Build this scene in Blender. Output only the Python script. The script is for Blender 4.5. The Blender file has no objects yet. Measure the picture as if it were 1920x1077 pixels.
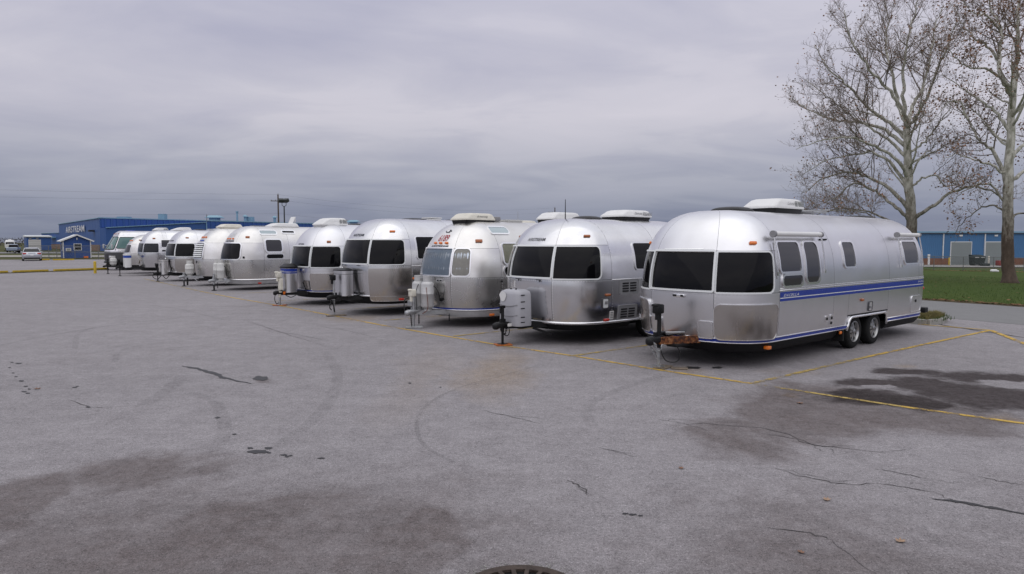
import bpy, bmesh, math, random
from bisect import bisect_right
from mathutils import Vector, Matrix, noise as mnoise
random.seed(7)
R=math.radians
S=bpy.context.scene
col=S.collection
# ---------------------------------------------------------------- camera
FPX,CX,CY,CAMH=1300.,960.,538.5,2.0
PITCH=math.atan(83.5/1300)
cd=bpy.data.cameras.new('camera'); cam=bpy.data.objects.new('camera',cd); col.objects.link(cam)
cd.sensor_width=36; cd.lens=36*FPX/1920; cd.clip_start=.05; cd.clip_end=9000
cam.location=(0,0,CAMH); cam.rotation_euler=(R(90)-PITCH,0,0)
S.camera=cam
# ---------------------------------------------------------------- overcast sky
SUN_EL,SUN_AZ=R(52),R(200)          # azimuth clockwise from +Y: behind the camera, a little to the left
wd=bpy.data.worlds.new('World'); S.world=wd; wd.use_nodes=True
def build_sky():
    nt=wd.node_tree; n=nt.nodes; l=nt.links; n.clear()
    def N(t,**k):
        o=n.new(t)
        for a,v in k.items(): setattr(o,a,v)
        return o
    out=N('ShaderNodeOutputWorld'); bg=N('ShaderNodeBackground')
    sky=N('ShaderNodeTexSky',sky_type='NISHITA'); sky.sun_disc=False; sky.sun_elevation=SUN_EL; sky.sun_rotation=SUN_AZ
    sky.air_density=1.2; sky.dust_density=2.5
    tc=N('ShaderNodeTexCoord'); sep=N('ShaderNodeSeparateXYZ'); l.new(tc.outputs['Generated'],sep.inputs[0])
    def M(op,a,b=None,c=None):
        m=N('ShaderNodeMath',operation=op)
        for i,v in enumerate((a,b,c)):
            if v is None: continue
            if isinstance(v,(int,float)): m.inputs[i].default_value=v
            else: l.new(v,m.inputs[i])
        return m.outputs[0]
    z=M('MAXIMUM',sep.outputs[2],0.0)
    den=M('ADD',z,.11)
    comb=N('ShaderNodeCombineXYZ'); l.new(M('DIVIDE',sep.outputs[0],den),comb.inputs[0]); l.new(M('DIVIDE',sep.outputs[1],den),comb.inputs[1])
    def noise(scale,detail,rough,dist,off,sx=1.,sy=1.):
        mp=N('ShaderNodeMapping'); mp.inputs['Location'].default_value=off; mp.inputs['Scale'].default_value=(sx,sy,1)
        l.new(comb.outputs[0],mp.inputs[0])
        t=N('ShaderNodeTexNoise'); t.inputs['Scale'].default_value=scale; t.inputs['Detail'].default_value=detail
        t.inputs['Roughness'].default_value=rough; t.inputs['Distortion'].default_value=dist
        l.new(mp.outputs[0],t.inputs['Vector']); return t.outputs['Fac']
    big=noise(.42,5,.5,.35,(3.1,1.7,0)); fine=noise(1.3,6,.55,.5,(8.2,4.4,0),.8,1.1)
    # deck brightness: dim grey-blue low down, brighter overhead, as an overcast deck is
    ramp=N('ShaderNodeValToRGB'); e=ramp.color_ramp.elements
    e[0].position=0.; e[0].color=(.25,.275,.36,1)
    e[1].position=1.; e[1].color=(1.32,1.32,1.36,1)
    for p,c in ((.045,(.30,.325,.42,1)),(.10,(.455,.465,.55,1)),(.175,(.65,.632,.71,1)),(.34,(.625,.615,.72,1)),(.62,(1.0,1.0,1.06,1))):
        q=e.new(p); q.color=c
    l.new(z,ramp.inputs[0])
    mod=M('ADD',M('MULTIPLY',M('SUBTRACT',big,.5),.9),M('MULTIPLY',M('SUBTRACT',fine,.5),.75))
    # the dark bellies of the clouds: slightly darker and bluer
    dk=N('ShaderNodeMapRange'); dk.inputs['From Min'].default_value=-.26; dk.inputs['From Max'].default_value=.06
    dk.inputs['To Min'].default_value=1; dk.inputs['To Max'].default_value=0; l.new(mod,dk.inputs[0])
    mixd=N('ShaderNodeMix',data_type='RGBA',blend_type='MULTIPLY'); l.new(M('MULTIPLY',dk.outputs[0],.55),mixd.inputs['Factor'])
    l.new(ramp.outputs[0],mixd.inputs[6]); mixd.inputs[7].default_value=(.58,.61,.74,1)
    br=N('ShaderNodeMapRange'); br.inputs['From Min'].default_value=.0; br.inputs['From Max'].default_value=.3; br.inputs['To Max'].default_value=.5; l.new(mod,br.inputs[0])
    mixb=N('ShaderNodeMix',data_type='RGBA',blend_type='MULTIPLY'); l.new(br.outputs[0],mixb.inputs['Factor'])
    l.new(mixd.outputs[2],mixb.inputs[6]); mixb.inputs[7].default_value=(1.22,1.19,1.16,1)
    # the clear sky above the deck, a few per cent coming through
    sc=N('ShaderNodeMix',data_type='RGBA',blend_type='MULTIPLY'); sc.inputs['Factor'].default_value=1; l.new(sky.outputs[0],sc.inputs[6]); sc.inputs[7].default_value=(.1,.1,.1,1)
    fin=N('ShaderNodeMix',data_type='RGBA'); fin.inputs['Factor'].default_value=.05; l.new(mixb.outputs[2],fin.inputs[6]); l.new(sc.outputs[2],fin.inputs[7])
    l.new(fin.outputs[2],bg.inputs[0]); bg.inputs[1].default_value=1.0
    l.new(bg.outputs[0],out.inputs[0])
build_sky()
sd=bpy.data.lights.new('sun','SUN'); sd.energy=.6; sd.angle=R(120); sd.color=(1,.97,.93)
sun=bpy.data.objects.new('sun',sd); col.objects.link(sun)
sun.rotation_euler=Vector((-math.sin(SUN_AZ)*math.cos(SUN_EL),-math.cos(SUN_AZ)*math.cos(SUN_EL),-math.sin(SUN_EL))).to_track_quat('-Z','Y').to_euler()
S.view_settings.view_transform='Standard'; S.view_settings.look='None'; S.view_settings.exposure=-0.1; S.view_settings.gamma=1
S.render.engine='CYCLES'
S.cycles.max_bounces=6

# ---------------------------------------------------------------- pixel helpers (directions only; depth comes from the ground)
def ray(px,py):
    xc=(px-CX)/FPX; yc=(CY-py)/FPX
    return (xc, math.cos(PITCH)+yc*math.sin(PITCH), -math.sin(PITCH)+yc*math.cos(PITCH))
def G(px,py,z=0.):
    d=ray(px,py); t=(z-CAMH)/d[2]; return (d[0]*t,d[1]*t)
def AT(px,py,Y):
    d=ray(px,py); t=Y/d[1]; return Vector((d[0]*t,Y,CAMH+d[2]*t))

# ---------------------------------------------------------------- materials
MATS={}
def nodes(name):
    m=bpy.data.materials.new(name); m.use_nodes=True; MATS[name]=m
    nt=m.node_tree; return m,nt,nt.nodes,nt.links,nt.nodes['Principled BSDF']
def simple(name,c,rough=.6,metal=0.,spec=.5,var=0.,scale=6.,bump=0.,bscale=40.,emit=None,coat=0.,dirt=None):
    m,nt,n,l,b=nodes(name)
    b.inputs['Base Color'].default_value=(*c,1); b.inputs['Roughness'].default_value=rough; b.inputs['Metallic'].default_value=metal
    b.inputs['Specular IOR Level'].default_value=spec; b.inputs['Coat Weight'].default_value=coat
    if var or bump or dirt:
        tc=n.new('ShaderNodeTexCoord')
        if var or dirt:
            t=n.new('ShaderNodeTexNoise'); t.inputs['Scale'].default_value=scale; t.inputs['Detail'].default_value=6; t.inputs['Roughness'].default_value=.65
            l.new(tc.outputs['Object'],t.inputs['Vector'])
            r=n.new('ShaderNodeValToRGB'); l.new(t.outputs['Fac'],r.inputs[0])
            d=dirt if dirt else tuple(x*(1-var) for x in c)
            r.color_ramp.elements[0].position=.3; r.color_ramp.elements[0].color=(*d,1)
            r.color_ramp.elements[1].position=.68; r.color_ramp.elements[1].color=(*[min(1,x*(1+var*.4)) for x in c],1)
            l.new(r.outputs[0],b.inputs['Base Color'])
        if bump:
            t2=n.new('ShaderNodeTexNoise'); t2.inputs['Scale'].default_value=bscale; t2.inputs['Detail'].default_value=4
            l.new(tc.outputs['Object'],t2.inputs['Vector'])
            bp=n.new('ShaderNodeBump'); bp.inputs['Strength'].default_value=bump; bp.inputs['Distance'].default_value=.02
            l.new(t2.outputs['Fac'],bp.inputs['Height']); l.new(bp.outputs[0],b.inputs['Normal'])
    if emit:
        b.inputs['Emission Color'].default_value=(*emit[:3],1); b.inputs['Emission Strength'].default_value=emit[3]
    return m
def aluminium(name,c=(.80,.80,.82),rough=.3,mott=.0,mscale=1.6,wave=.12,streak=.5,wscale=1.5,dull=(.62,.61,.60)):
    """sheet aluminium: rolled grain, oil-canning, oxidised blotches, panel-to-panel difference"""
    m,nt,n,l,b=nodes(name)
    b.inputs['Metallic'].default_value=1
    tc=n.new('ShaderNodeTexCoord'); oi=n.new('ShaderNodeObjectInfo')
    def noi(sc,det,rg,vec,scl=None):
        src=vec
        if scl:
            mp=n.new('ShaderNodeMapping'); mp.inputs['Scale'].default_value=scl; l.new(vec,mp.inputs[0]); src=mp.outputs[0]
        t=n.new('ShaderNodeTexNoise'); t.inputs['Scale'].default_value=sc; t.inputs['Detail'].default_value=det; t.inputs['Roughness'].default_value=rg
        l.new(src,t.inputs['Vector']); return t.outputs['Fac']
    ob=tc.outputs['Object']
    grain=noi(1,3,.6,ob,(60,60,2.2)); blot=noi(mscale,5,.6,ob); wav=noi(wscale,0,.4,ob)
    mr=n.new('ShaderNodeMapRange'); mr.inputs['From Min'].default_value=.38; mr.inputs['From Max'].default_value=.68; l.new(blot,mr.inputs[0])
    fac=n.new('ShaderNodeMath'); fac.operation='MULTIPLY'; fac.inputs[1].default_value=mott; l.new(mr.outputs[0],fac.inputs[0])
    mx=n.new('ShaderNodeMix'); mx.data_type='RGBA'; mx.inputs[6].default_value=(*c,1); mx.inputs[7].default_value=(*dull,1)
    l.new(fac.outputs[0],mx.inputs['Factor'])
    pv=n.new('ShaderNodeMapRange'); pv.inputs['To Min'].default_value=.93; pv.inputs['To Max'].default_value=1.04; l.new(oi.outputs['Random'],pv.inputs[0])
    vm=n.new('ShaderNodeVectorMath'); vm.operation='SCALE'; l.new(mx.outputs[2],vm.inputs[0]); l.new(pv.outputs[0],vm.inputs['Scale'])
    l.new(vm.outputs[0],b.inputs['Base Color'])
    a=n.new('ShaderNodeMath'); a.operation='MULTIPLY_ADD'; a.inputs[1].default_value=.16*streak; a.inputs[2].default_value=rough-.08*streak; l.new(grain,a.inputs[0])
    a2=n.new('ShaderNodeMath'); a2.operation='MULTIPLY_ADD'; a2.inputs[1].default_value=.22; l.new(fac.outputs[0],a2.inputs[0]); l.new(a.outputs[0],a2.inputs[2])
    l.new(a2.outputs[0],b.inputs['Roughness'])
    bp=n.new('ShaderNodeBump'); bp.inputs['Strength'].default_value=wave; bp.inputs['Distance'].default_value=.05; l.new(wav,bp.inputs['Height'])
    l.new(bp.outputs[0],b.inputs['Normal'])
    b.inputs['Anisotropic'].default_value=.25
    return m
aluminium('alu_satin',(.765,.765,.785),.30,.3,wave=.18,wscale=1.7)
aluminium('alu_bright',(.77,.77,.785),.15,.4,wave=.28,wscale=1.9)
aluminium('alu_old',(.75,.74,.725),.17,1.,1.3,wave=.38,streak=.8,dull=(.57,.56,.54))
aluminium('alu_pale',(.79,.78,.765),.26,.7,1.5,wave=.15,dull=(.66,.645,.62))
aluminium('steel_guard',(.56,.53,.50),.22,.2,wave=.06,streak=.9)
aluminium('trim',(.86,.86,.87),.25,.1,wave=.02)
simple('trim_white',(.78,.80,.80),.35)
simple('seam',(.10,.10,.105),.6,.6)
simple('rivet',(.75,.75,.76),.3,1.)
simple('belly',(.006,.006,.007),.6,spec=.25,var=.4,bump=.2)
simple('frame_black',(.009,.009,.010),.5,spec=.3,var=.4,scale=9,bump=.15)
simple('black_plastic',(.007,.007,.008),.4,spec=.3)
simple('rubber',(.009,.009,.009),.75,spec=.3,var=.3,bump=.25,bscale=60)
simple('glass_black',(.004,.004,.005),.03,spec=.2)
simple('glass_grey',(.045,.045,.052),.06,spec=.4)
simple('glass_pale',(.42,.50,.52),.08,spec=.6)
simple('glass_blue',(.14,.18,.24),.05,spec=.6)
simple('glass_green',(.10,.20,.19),.05,spec=.6)
simple('amber',(.80,.19,.015),.25,coat=.6)
simple('amber_dark',(.36,.10,.02),.3,coat=.5)
simple('red_lens',(.55,.03,.015),.25,coat=.6)
simple('blue_stripe',(.008,.035,.30),.35,var=.12)
simple('blue_bright',(.01,.06,.36),.4)
simple('white_plastic',(.74,.74,.73),.45,var=.06,scale=4)
simple('cream_plastic',(.70,.67,.58),.5,var=.12,scale=4,bump=.05)
simple('grey_plastic',(.40,.40,.43),.45,var=.04,scale=3)
simple('grille_grey',(.30,.31,.30),.55)
simple('vent_grey',(.24,.24,.25),.5)
simple('tank_white',(.62,.62,.60),.42,var=.12,scale=5)
simple('tank_grey',(.55,.55,.55),.42,.3,var=.2,scale=5)
simple('chrome',(.88,.88,.88),.12,1.)
simple('alloy',(.42,.42,.42),.28,1.,var=.3,scale=8); simple('curtain_blue',(.36,.41,.46),.8,var=.15,scale=3); simple('galvanised',(.45,.46,.47),.42,.8,var=.25,scale=12)
simple('rust_beam',(.40,.19,.09),.85,dirt=(.035,.013,.008),scale=8,bump=.4,bscale=30)
simple('rust_plate',(.46,.13,.025),.85,var=.5,scale=12,bump=.3)
simple('weathered_board',(.20,.16,.12),.85,var=.5,scale=10,bump=.3)
simple('curtain',(.64,.57,.47),.85,var=.1,scale=10)
simple('curtain_dark',(.11,.10,.10),.85,var=.2,scale=10)
simple('curtain_tan',(.55,.50,.34),.85,var=.1,scale=6)
simple('letter_dark',(.035,.04,.055),.4)
simple('letter_grey',(.09,.09,.10),.4)
simple('letter_red',(.40,.012,.02),.5)
simple('letter_pale',(.72,.74,.76),.4)
simple('letter_white',(.82,.82,.82),.5)
simple('sticker',(.75,.74,.72),.5)
simple('gutter_grey',(.06,.062,.066),.5); simple('cable_black',(.012,.012,.012),.5)
simple('hose_red',(.16,.05,.035),.6)
def rusty(name):
    m,nt,n,l,b=nodes(name); g=n.new('ShaderNodeTexCoord').outputs['Object']; b.inputs['Roughness'].default_value=.85
    t=n.new('ShaderNodeTexNoise'); t.inputs['Scale'].default_value=9; t.inputs['Detail'].default_value=7; t.inputs['Roughness'].default_value=.7; l.new(g,t.inputs['Vector'])
    r=n.new('ShaderNodeValToRGB'); l.new(t.outputs['Fac'],r.inputs[0]); e=r.color_ramp.elements
    e[0].position=.36; e[0].color=(.018,.012,.010,1); e[1].position=.74; e[1].color=(.46,.38,.28,1)
    for p,c in ((.46,(.07,.022,.010,1)),(.54,(.22,.075,.022,1)),(.62,(.30,.17,.08,1))): q=e.new(p); q.color=c
    l.new(r.outputs[0],b.inputs['Base Color'])
    bp=n.new('ShaderNodeBump'); bp.inputs['Strength'].default_value=.4; bp.inputs['Distance'].default_value=.01; l.new(t.outputs['Fac'],bp.inputs['Height']); l.new(bp.outputs[0],b.inputs['Normal'])
rusty('rusty_steel')
def clear_glass(name,tint=(.85,.9,.95),op=.25):
    m,nt,n,l,b=nodes(name); n.remove(b)
    t=n.new('ShaderNodeBsdfTransparent'); t.inputs[0].default_value=(*tint,1)
    g=n.new('ShaderNodeBsdfGlossy'); g.inputs['Roughness'].default_value=.03
    f=n.new('ShaderNodeFresnel'); f.inputs[0].default_value=1.5
    mx=n.new('ShaderNodeMixShader'); l.new(f.outputs[0],mx.inputs[0]); l.new(t.outputs[0],mx.inputs[1]); l.new(g.outputs[0],mx.inputs[2])
    l.new(mx.outputs[0],n['Material Output'].inputs[0])
clear_glass('glass_clear')
clear_glass('glass_smoke',(.45,.5,.58))

# ---------------------------------------------------------------- mesh collector
class MB:
    def __init__(s): s.v=[]; s.f=[]
    def add(s,vs,fs):
        o=len(s.v); s.v+= [tuple(p) for p in vs]; s.f+=[tuple(i+o for i in q) for q in fs]; return s
    def box(s,c,d,M=None):
        x,y,z=[k/2 for k in d]
        vs=[Vector((a*x,b*y,e*z)) for e in(-1,1) for b in(-1,1) for a in(-1,1)]
        if M: vs=[M@p for p in vs]
        c=Vector(c)
        return s.add([p+c for p in vs],[(0,2,3,1),(4,5,7,6),(0,1,5,4),(2,6,7,3),(0,4,6,2),(1,3,7,5)])
    def fbox(s,F,c,d):
        """box in a frame F=(o,x,y,z)"""
        o,X,Y,Z=F; M=Matrix((X,Y,Z)).transposed()
        return s.box(o+M@Vector(c),d,M)
    def rbox(s,c,d,r,M=None,seg=2):
        bm=bmesh.new(); bmesh.ops.create_cube(bm,size=1)
        for v in bm.verts: v.co=Vector((v.co.x*d[0],v.co.y*d[1],v.co.z*d[2]))
        bmesh.ops.bevel(bm,geom=list(bm.edges),offset=r,segments=seg,affect='EDGES',profile=.5)
        bm.verts.index_update(); c=Vector(c)
        vs=[((M@v.co) if M else v.co.copy())+c for v in bm.verts]; fs=[[v.index for v in f.verts] for f in bm.faces]; bm.free()
        return s.add(vs,fs)
    def frbox(s,F,c,d,r,seg=2):
        o,X,Y,Z=F; M=Matrix((X,Y,Z)).transposed(); return s.rbox(o+M@Vector(c),d,r,M,seg)
    def bar(s,a,b,w,h,up=(0,0,1)):
        a=Vector(a);b=Vector(b); X=(b-a); L=X.length
        if L<1e-6: return s
        X=X/L; Y=Vector(up).cross(X)
        if Y.length<1e-3: Y=Vector((0,1,0)).cross(X)
        Y.normalize(); Z=X.cross(Y); return s.box((a+b)/2,(L,w,h),Matrix((X,Y,Z)).transposed())
    def tube(s,pts,r,n=8,cap=True,closed=False):
        pts=[Vector(p) for p in pts]; N=len(pts); rr=r if isinstance(r,(list,tuple)) else [r]*N
        ref=None; vs=[]
        for i,p in enumerate(pts):
            if closed: t=pts[(i+1)%N]-pts[i-1]
            else: t=pts[min(i+1,N-1)]-pts[max(i-1,0)]
            if t.length<1e-9: t=Vector((0,0,1))
            t.normalize()
            if ref is None: ref=t.orthogonal().normalized()
            u=ref-t*ref.dot(t)
            if u.length<1e-5: u=t.orthogonal()
            u.normalize(); ref=u; w=t.cross(u)
            for k in range(n):
                a=2*math.pi*k/n; vs.append(p+(u*math.cos(a)+w*math.sin(a))*rr[i])
        fs=[]
        for i in range(N if closed else N-1):
            j=(i+1)%N
            for k in range(n):
                k2=(k+1)%n; fs.append((i*n+k,i*n+k2,j*n+k2,j*n+k))
        if cap and not closed: fs.append(tuple(range(n-1,-1,-1))); fs.append(tuple((N-1)*n+k for k in range(n)))
        return s.add(vs,fs)
    def lathe(s,prof,n=24,M=None,caps=True):
        """prof [(r,z)], axis z, M places it"""
        vs=[];fs=[]
        for r,z in prof:
            for k in range(n):
                a=2*math.pi*k/n; p=Vector((r*math.cos(a),r*math.sin(a),z)); vs.append(M@p if M else p)
        for i in range(len(prof)-1):
            for k in range(n):
                k2=(k+1)%n; fs.append((i*n+k,i*n+k2,(i+1)*n+k2,(i+1)*n+k))
        if caps: fs.append(tuple(range(n-1,-1,-1))); fs.append(tuple((len(prof)-1)*n+k for k in range(n)))
        return s.add(vs,fs)
    def rings(s,rs,c=(0,0,0),seg=5):
        """loft of rounded rectangles: (z,x0,x1,hw,r)"""
        vs=[]; n=4*(seg+1); c=Vector(c)
        for z,x0,x1,hw,r in rs:
            r=min(r,(x1-x0)/2-.001,hw-.001)
            for q,(cx,cy) in enumerate(((x1-r,hw-r),(x0+r,hw-r),(x0+r,-hw+r),(x1-r,-hw+r))):
                for k in range(seg+1):
                    a=math.pi/2*(q+k/seg); vs.append(c+Vector((cx+r*math.cos(a),cy+r*math.sin(a),z)))
        fs=[(i*n+k,i*n+(k+1)%n,(i+1)*n+(k+1)%n,(i+1)*n+k) for i in range(len(rs)-1) for k in range(n)]
        fs.append(tuple(range(n-1,-1,-1))); fs.append(tuple((len(rs)-1)*n+k for k in range(n)))
        return s.add(vs,fs)
    def prism(s,poly,z0,z1):
        n=len(poly); vs=[(x,y,z0) for x,y in poly]+[(x,y,z1) for x,y in poly]
        return s.add(vs,[tuple(range(n-1,-1,-1)),tuple(range(n,2*n))]+[(k,(k+1)%n,n+(k+1)%n,n+k) for k in range(n)])
    def build(s,name,mat,parent=None,smooth=False,angle=40,label=None,stuff=False):
        me=bpy.data.meshes.new(name); me.from_pydata(s.v,[],s.f); me.update()
        m=MATS[mat] if isinstance(mat,str) else mat
        me.materials.append(m)
        o=bpy.data.objects.new(name,me); col.objects.link(o)
        if smooth:
            me.polygons.foreach_set('use_smooth',[True]*len(me.polygons))
            if angle<180:
                bm=bmesh.new(); bm.from_mesh(me); ca=R(angle)
                for e in bm.edges:
                    if len(e.link_faces)==2 and e.calc_face_angle(0)>ca: e.smooth=False
                bm.to_mesh(me); bm.free()
        if parent: o.parent=parent
        if label: o['label']=label
        if stuff: o['kind']='stuff'
        return o
def thing(name,label,cat,loc=(0,0,0),rz=0.,group=None):
    o=bpy.data.objects.new(name,None); col.objects.link(o); o.location=loc; o.rotation_euler=(0,0,rz)
    o.empty_display_size=.3; o['label']=label; o['category']=cat
    if group: o['group']=group
    return o
def tag(o,label,cat,group=None):
    o['label']=label; o['category']=cat
    if group: o['group']=group
    return o
def struct(o): o['kind']='structure'; return o
def text_mesh(txt,size=1.,shear=0.,bold=0.):
    cu=bpy.data.curves.new('lettering','FONT'); cu.body=txt; cu.size=size; cu.align_x='CENTER'; cu.align_y='CENTER'; cu.shear=shear; cu.offset=bold
    cu.resolution_u=3
    o=bpy.data.objects.new('lettering',cu); col.objects.link(o)
    dg=bpy.context.evaluated_depsgraph_get(); me=bpy.data.meshes.new_from_object(o.evaluated_get(dg))
    vs=[v.co.copy() for v in me.vertices]; fs=[tuple(p.vertices) for p in me.polygons]
    bpy.data.objects.remove(o); bpy.data.curves.remove(cu); bpy.data.meshes.remove(me)
    return vs,fs
class Body:
    """trailer skin: s runs round the plan from the front centre (s>0 street side), z up; x grows to the rear"""
    def __init__(b, tl, L, W, zb, zt, A0=1.15, Ar=1.1, n=2.5, p=2.7, pa=2.2, zm=1.0, tuck=.07, wt=.035, prof=None):
        b.tl,b.L,b.W,b.zb,b.zt,b.A0,b.Ar,b.n,b.p,b.pa,b.zm,b.tuck,b.wt,b.prof=tl,L,W,zb,zt,A0,Ar,n,p,pa,zm,tuck,wt,prof
        def table(A):
            S=[0];T=[(1.,0.)]
            N=400
            for i in range(1,N+1):
                f=math.pi/2*(1-i/N)
                q=(abs(math.sin(f))**(2/n), abs(math.cos(f))**(2/n))
                a,c=T[-1]
                S.append(S[-1]+math.hypot((q[0]-a)*A,(q[1]-c)*W/2)); T.append(q)
            return S,T
        b.FS,b.FT=table(A0); b.RS,b.RT=table(Ar)
        b.sc=b.FS[-1]; b.sr=b.sc+L-A0-Ar; b.smax=b.sr+b.RS[-1]
    def sx(b,x): return b.sc+(x-b.A0)          # s of a side point x metres behind the body's nose
    def wA(b,z):
        if z>=b.zm:
            k=min(1.,(z-b.zm)/(b.zt-b.zm)); w=(1-k**b.p)**(1/b.p); A=(1-k**b.pa)**(1/b.pa)
        else:
            k=(b.zm-z)/(b.zm-b.zb); w=1-b.wt*k*k; A=1-b.tuck*k*k
        Af=A
        if b.prof:
            P=b.prof
            if z<=P[0][0]: Af=P[0][1]
            else:
                for (z0,a0),(z1,a1) in zip(P,P[1:]):
                    if z<=z1: Af=a0+(a1-a0)*(z-z0)/(z1-z0); break
                else: Af=P[-1][1]
        return w*b.W/2, Af*b.A0, A*b.Ar
    @staticmethod
    def look(S,T,s):
        i=min(max(bisect_right(S,s)-1,0),len(S)-2)
        f=min(1.,max(0.,(s-S[i])/(S[i+1]-S[i])))
        return T[i][0]+(T[i+1][0]-T[i][0])*f, T[i][1]+(T[i+1][1]-T[i][1])*f
    def P0(b,s,z):
        w,A,R=b.wA(z); sg=-1 if s>=0 else 1; s=abs(s)
        if s<=b.sc:
            a,c=b.look(b.FS,b.FT,s); x=b.A0-A*a; y=w*c
        elif s<=b.sr: x=b.A0+(s-b.sc); y=w
        else:
            a,c=b.look(b.RS,b.RT,b.smax-s); x=b.L-b.Ar+R*a; y=w*c
        return (b.tl+x, sg*y, z)
    def N(b,s,z):
        e=.004; z=min(z,b.zt-.02); s=min(max(s,-b.smax+e),b.smax-e)
        if abs(s)<e: s=0
        a=b.P0(s+e,z);c=b.P0(s-e,z);d=b.P0(s,z+e);f=b.P0(s,z-e)
        u=[a[i]-c[i] for i in range(3)];v=[d[i]-f[i] for i in range(3)]
        n=(u[1]*v[2]-u[2]*v[1],u[2]*v[0]-u[0]*v[2],u[0]*v[1]-u[1]*v[0])
        l=math.sqrt(sum(q*q for q in n)) or 1
        return tuple(q/l for q in n)
    def P(b,s,z,off=0.):
        q=b.P0(s,z)
        if not off: return q
        n=b.N(s,z)
        return (q[0]+n[0]*off,q[1]+n[1]*off,q[2]+n[2]*off)
# ---------------------------------------------------------------- trailer skin
def zrows(b,z0,z1,step=.1):
    """row heights, packed where the skin curls over to the roof"""
    out=[]
    def t_of(z): 
        k=min(1,max(0,(z-b.zm)/(b.zt-b.zm))); return math.asin(min(1,k**(b.p/2)))
    if z0<b.zm:
        e=min(z1,b.zm); n=max(1,math.ceil((e-z0)/.22)); out+=[z0+(e-z0)*i/n for i in range(n)]
        if e==z1: return out+[z1]
        z0=b.zm
    a,c=t_of(z0),t_of(z1); n=max(2,math.ceil((c-a)/.13))
    zs=[b.zm+(b.zt-b.zm)*math.sin(a+(c-a)*i/n)**(2/b.p) for i in range(n+1)]; zs[0]=z0; zs[-1]=z1
    return out+zs
def srow(b,s0,s1):
    cuts=sorted({s0,s1}|{q for q in (-b.sr,-b.sc,b.sc,b.sr) if s0<q<s1}); out=[]
    for a,c in zip(cuts,cuts[1:]):
        m=abs((a+c)/2); st=.8 if b.sc<m<b.sr else .075
        n=max(1,math.ceil((c-a)/st)); out+=[a+(c-a)*i/n for i in range(n)]
    return out+[s1]
def patch(mb,b,s0,s1,z0,z1,off=0.):
    ss=srow(b,s0,s1); zs=zrows(b,z0,z1); n=len(ss)
    vs=[b.P(s,z,off) for z in zs for s in ss]
    return mb.add(vs,[(j*n+i,j*n+i+1,(j+1)*n+i+1,(j+1)*n+i) for j in range(len(zs)-1) for i in range(n-1)])
def rr(s0,s1,z0,z1,r,n=6):
    r0,r1=(r if isinstance(r,tuple) else (r,r)); lim=min((s1-s0)/2-.001,(z1-z0)/2-.001); r0=min(r0,lim); r1=min(r1,lim); P=[]
    def seg(a,c,k): return [(a[0]+(c[0]-a[0])*i/k,a[1]+(c[1]-a[1])*i/k) for i in range(1,k)]
    cs=((s1-r1,z1-r1,r1),(s0+r0,z1-r0,r0),(s0+r0,z0+r0,r0),(s1-r1,z0+r1,r1))
    for q,(cx,cz,r) in enumerate(cs):
        for k in range(n+1):
            a=math.pi/2*(q+k/n); P.append((cx+r*math.cos(a),cz+r*math.sin(a)))
        nx=cs[(q+1)%4]; a0=math.pi/2*(q+1); e=(nx[0]+nx[2]*math.cos(a0),nx[1]+nx[2]*math.sin(a0))
        L=math.hypot(e[0]-P[-1][0],e[1]-P[-1][1]); P+=seg(P[-1],e,max(2,math.ceil(L/.12)))
    return P
def rpatch(mb,b,s0,s1,z0,z1,r,off):
    """filled rounded patch on the skin"""
    H=z1-z0; ra,rb=(r if isinstance(r,tuple) else (r,r)); lim=min(H/2-.001,(s1-s0)/2-.001); ra=min(ra,lim); rb=min(rb,lim); r=max(ra,rb)
    zs=sorted({z0+r*(1-math.cos(math.pi/2*k/5)) for k in range(6)}|{z1-r*(1-math.cos(math.pi/2*k/5)) for k in range(6)}|{z0+H*k/6 for k in range(1,6)})
    n=max(3,math.ceil((s1-s0)/.08)); vs=[]
    for z in zs:
        d=min(z-z0,z1-z); ia,ib=[(q-math.sqrt(max(0,q*q-(q-d)**2)) if d<q else 0) for q in (ra,rb)]
        vs+=[b.P(s0+ia+(s1-s0-ia-ib)*i/n,z,off) for i in range(n+1)]
    n+=1
    return mb.add(vs,[(j*n+i,j*n+i+1,(j+1)*n+i+1,(j+1)*n+i) for j in range(len(zs)-1) for i in range(n-1)])
def band(mb,b,s0,s1,z0,z1,r,w,off0,off1,base=0.):
    """raised frame round a rounded opening"""
    o=rr(s0-w,s1+w,z0-w,z1+w,tuple(q+w for q in r) if isinstance(r,tuple) else r+w); i=rr(s0,s1,z0,z1,r)
    # same count on both: resample the inner one by nearest parameter
    m=len(o); L=[]
    n=len(i)
    for k in range(m):
        L.append(i[min(n-1,round(k*n/m))] if n!=m else i[k])
    loops=[[b.P(s,z,base-.002) for s,z in o],[b.P(s,z,off1) for s,z in o],[b.P(s,z,off1) for s,z in L],[b.P(s,z,off0) for s,z in L]]
    vs=[p for q in loops for p in q]
    return mb.add(vs,[(j*m+k,j*m+(k+1)%m,(j+1)*m+(k+1)%m,(j+1)*m+k) for j in range(3) for k in range(m)])
def frame_at(b,s,z,off=0.):
    o=Vector(b.P(s,z,off)); n=Vector(b.N(s,z)); d=Vector(b.P0(s+.01,z))-Vector(b.P0(s-.01,z))
    x=(d-n*d.dot(n)).normalized(); return (o,x,n.cross(x),n)      # x along the skin, y up, z out
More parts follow.
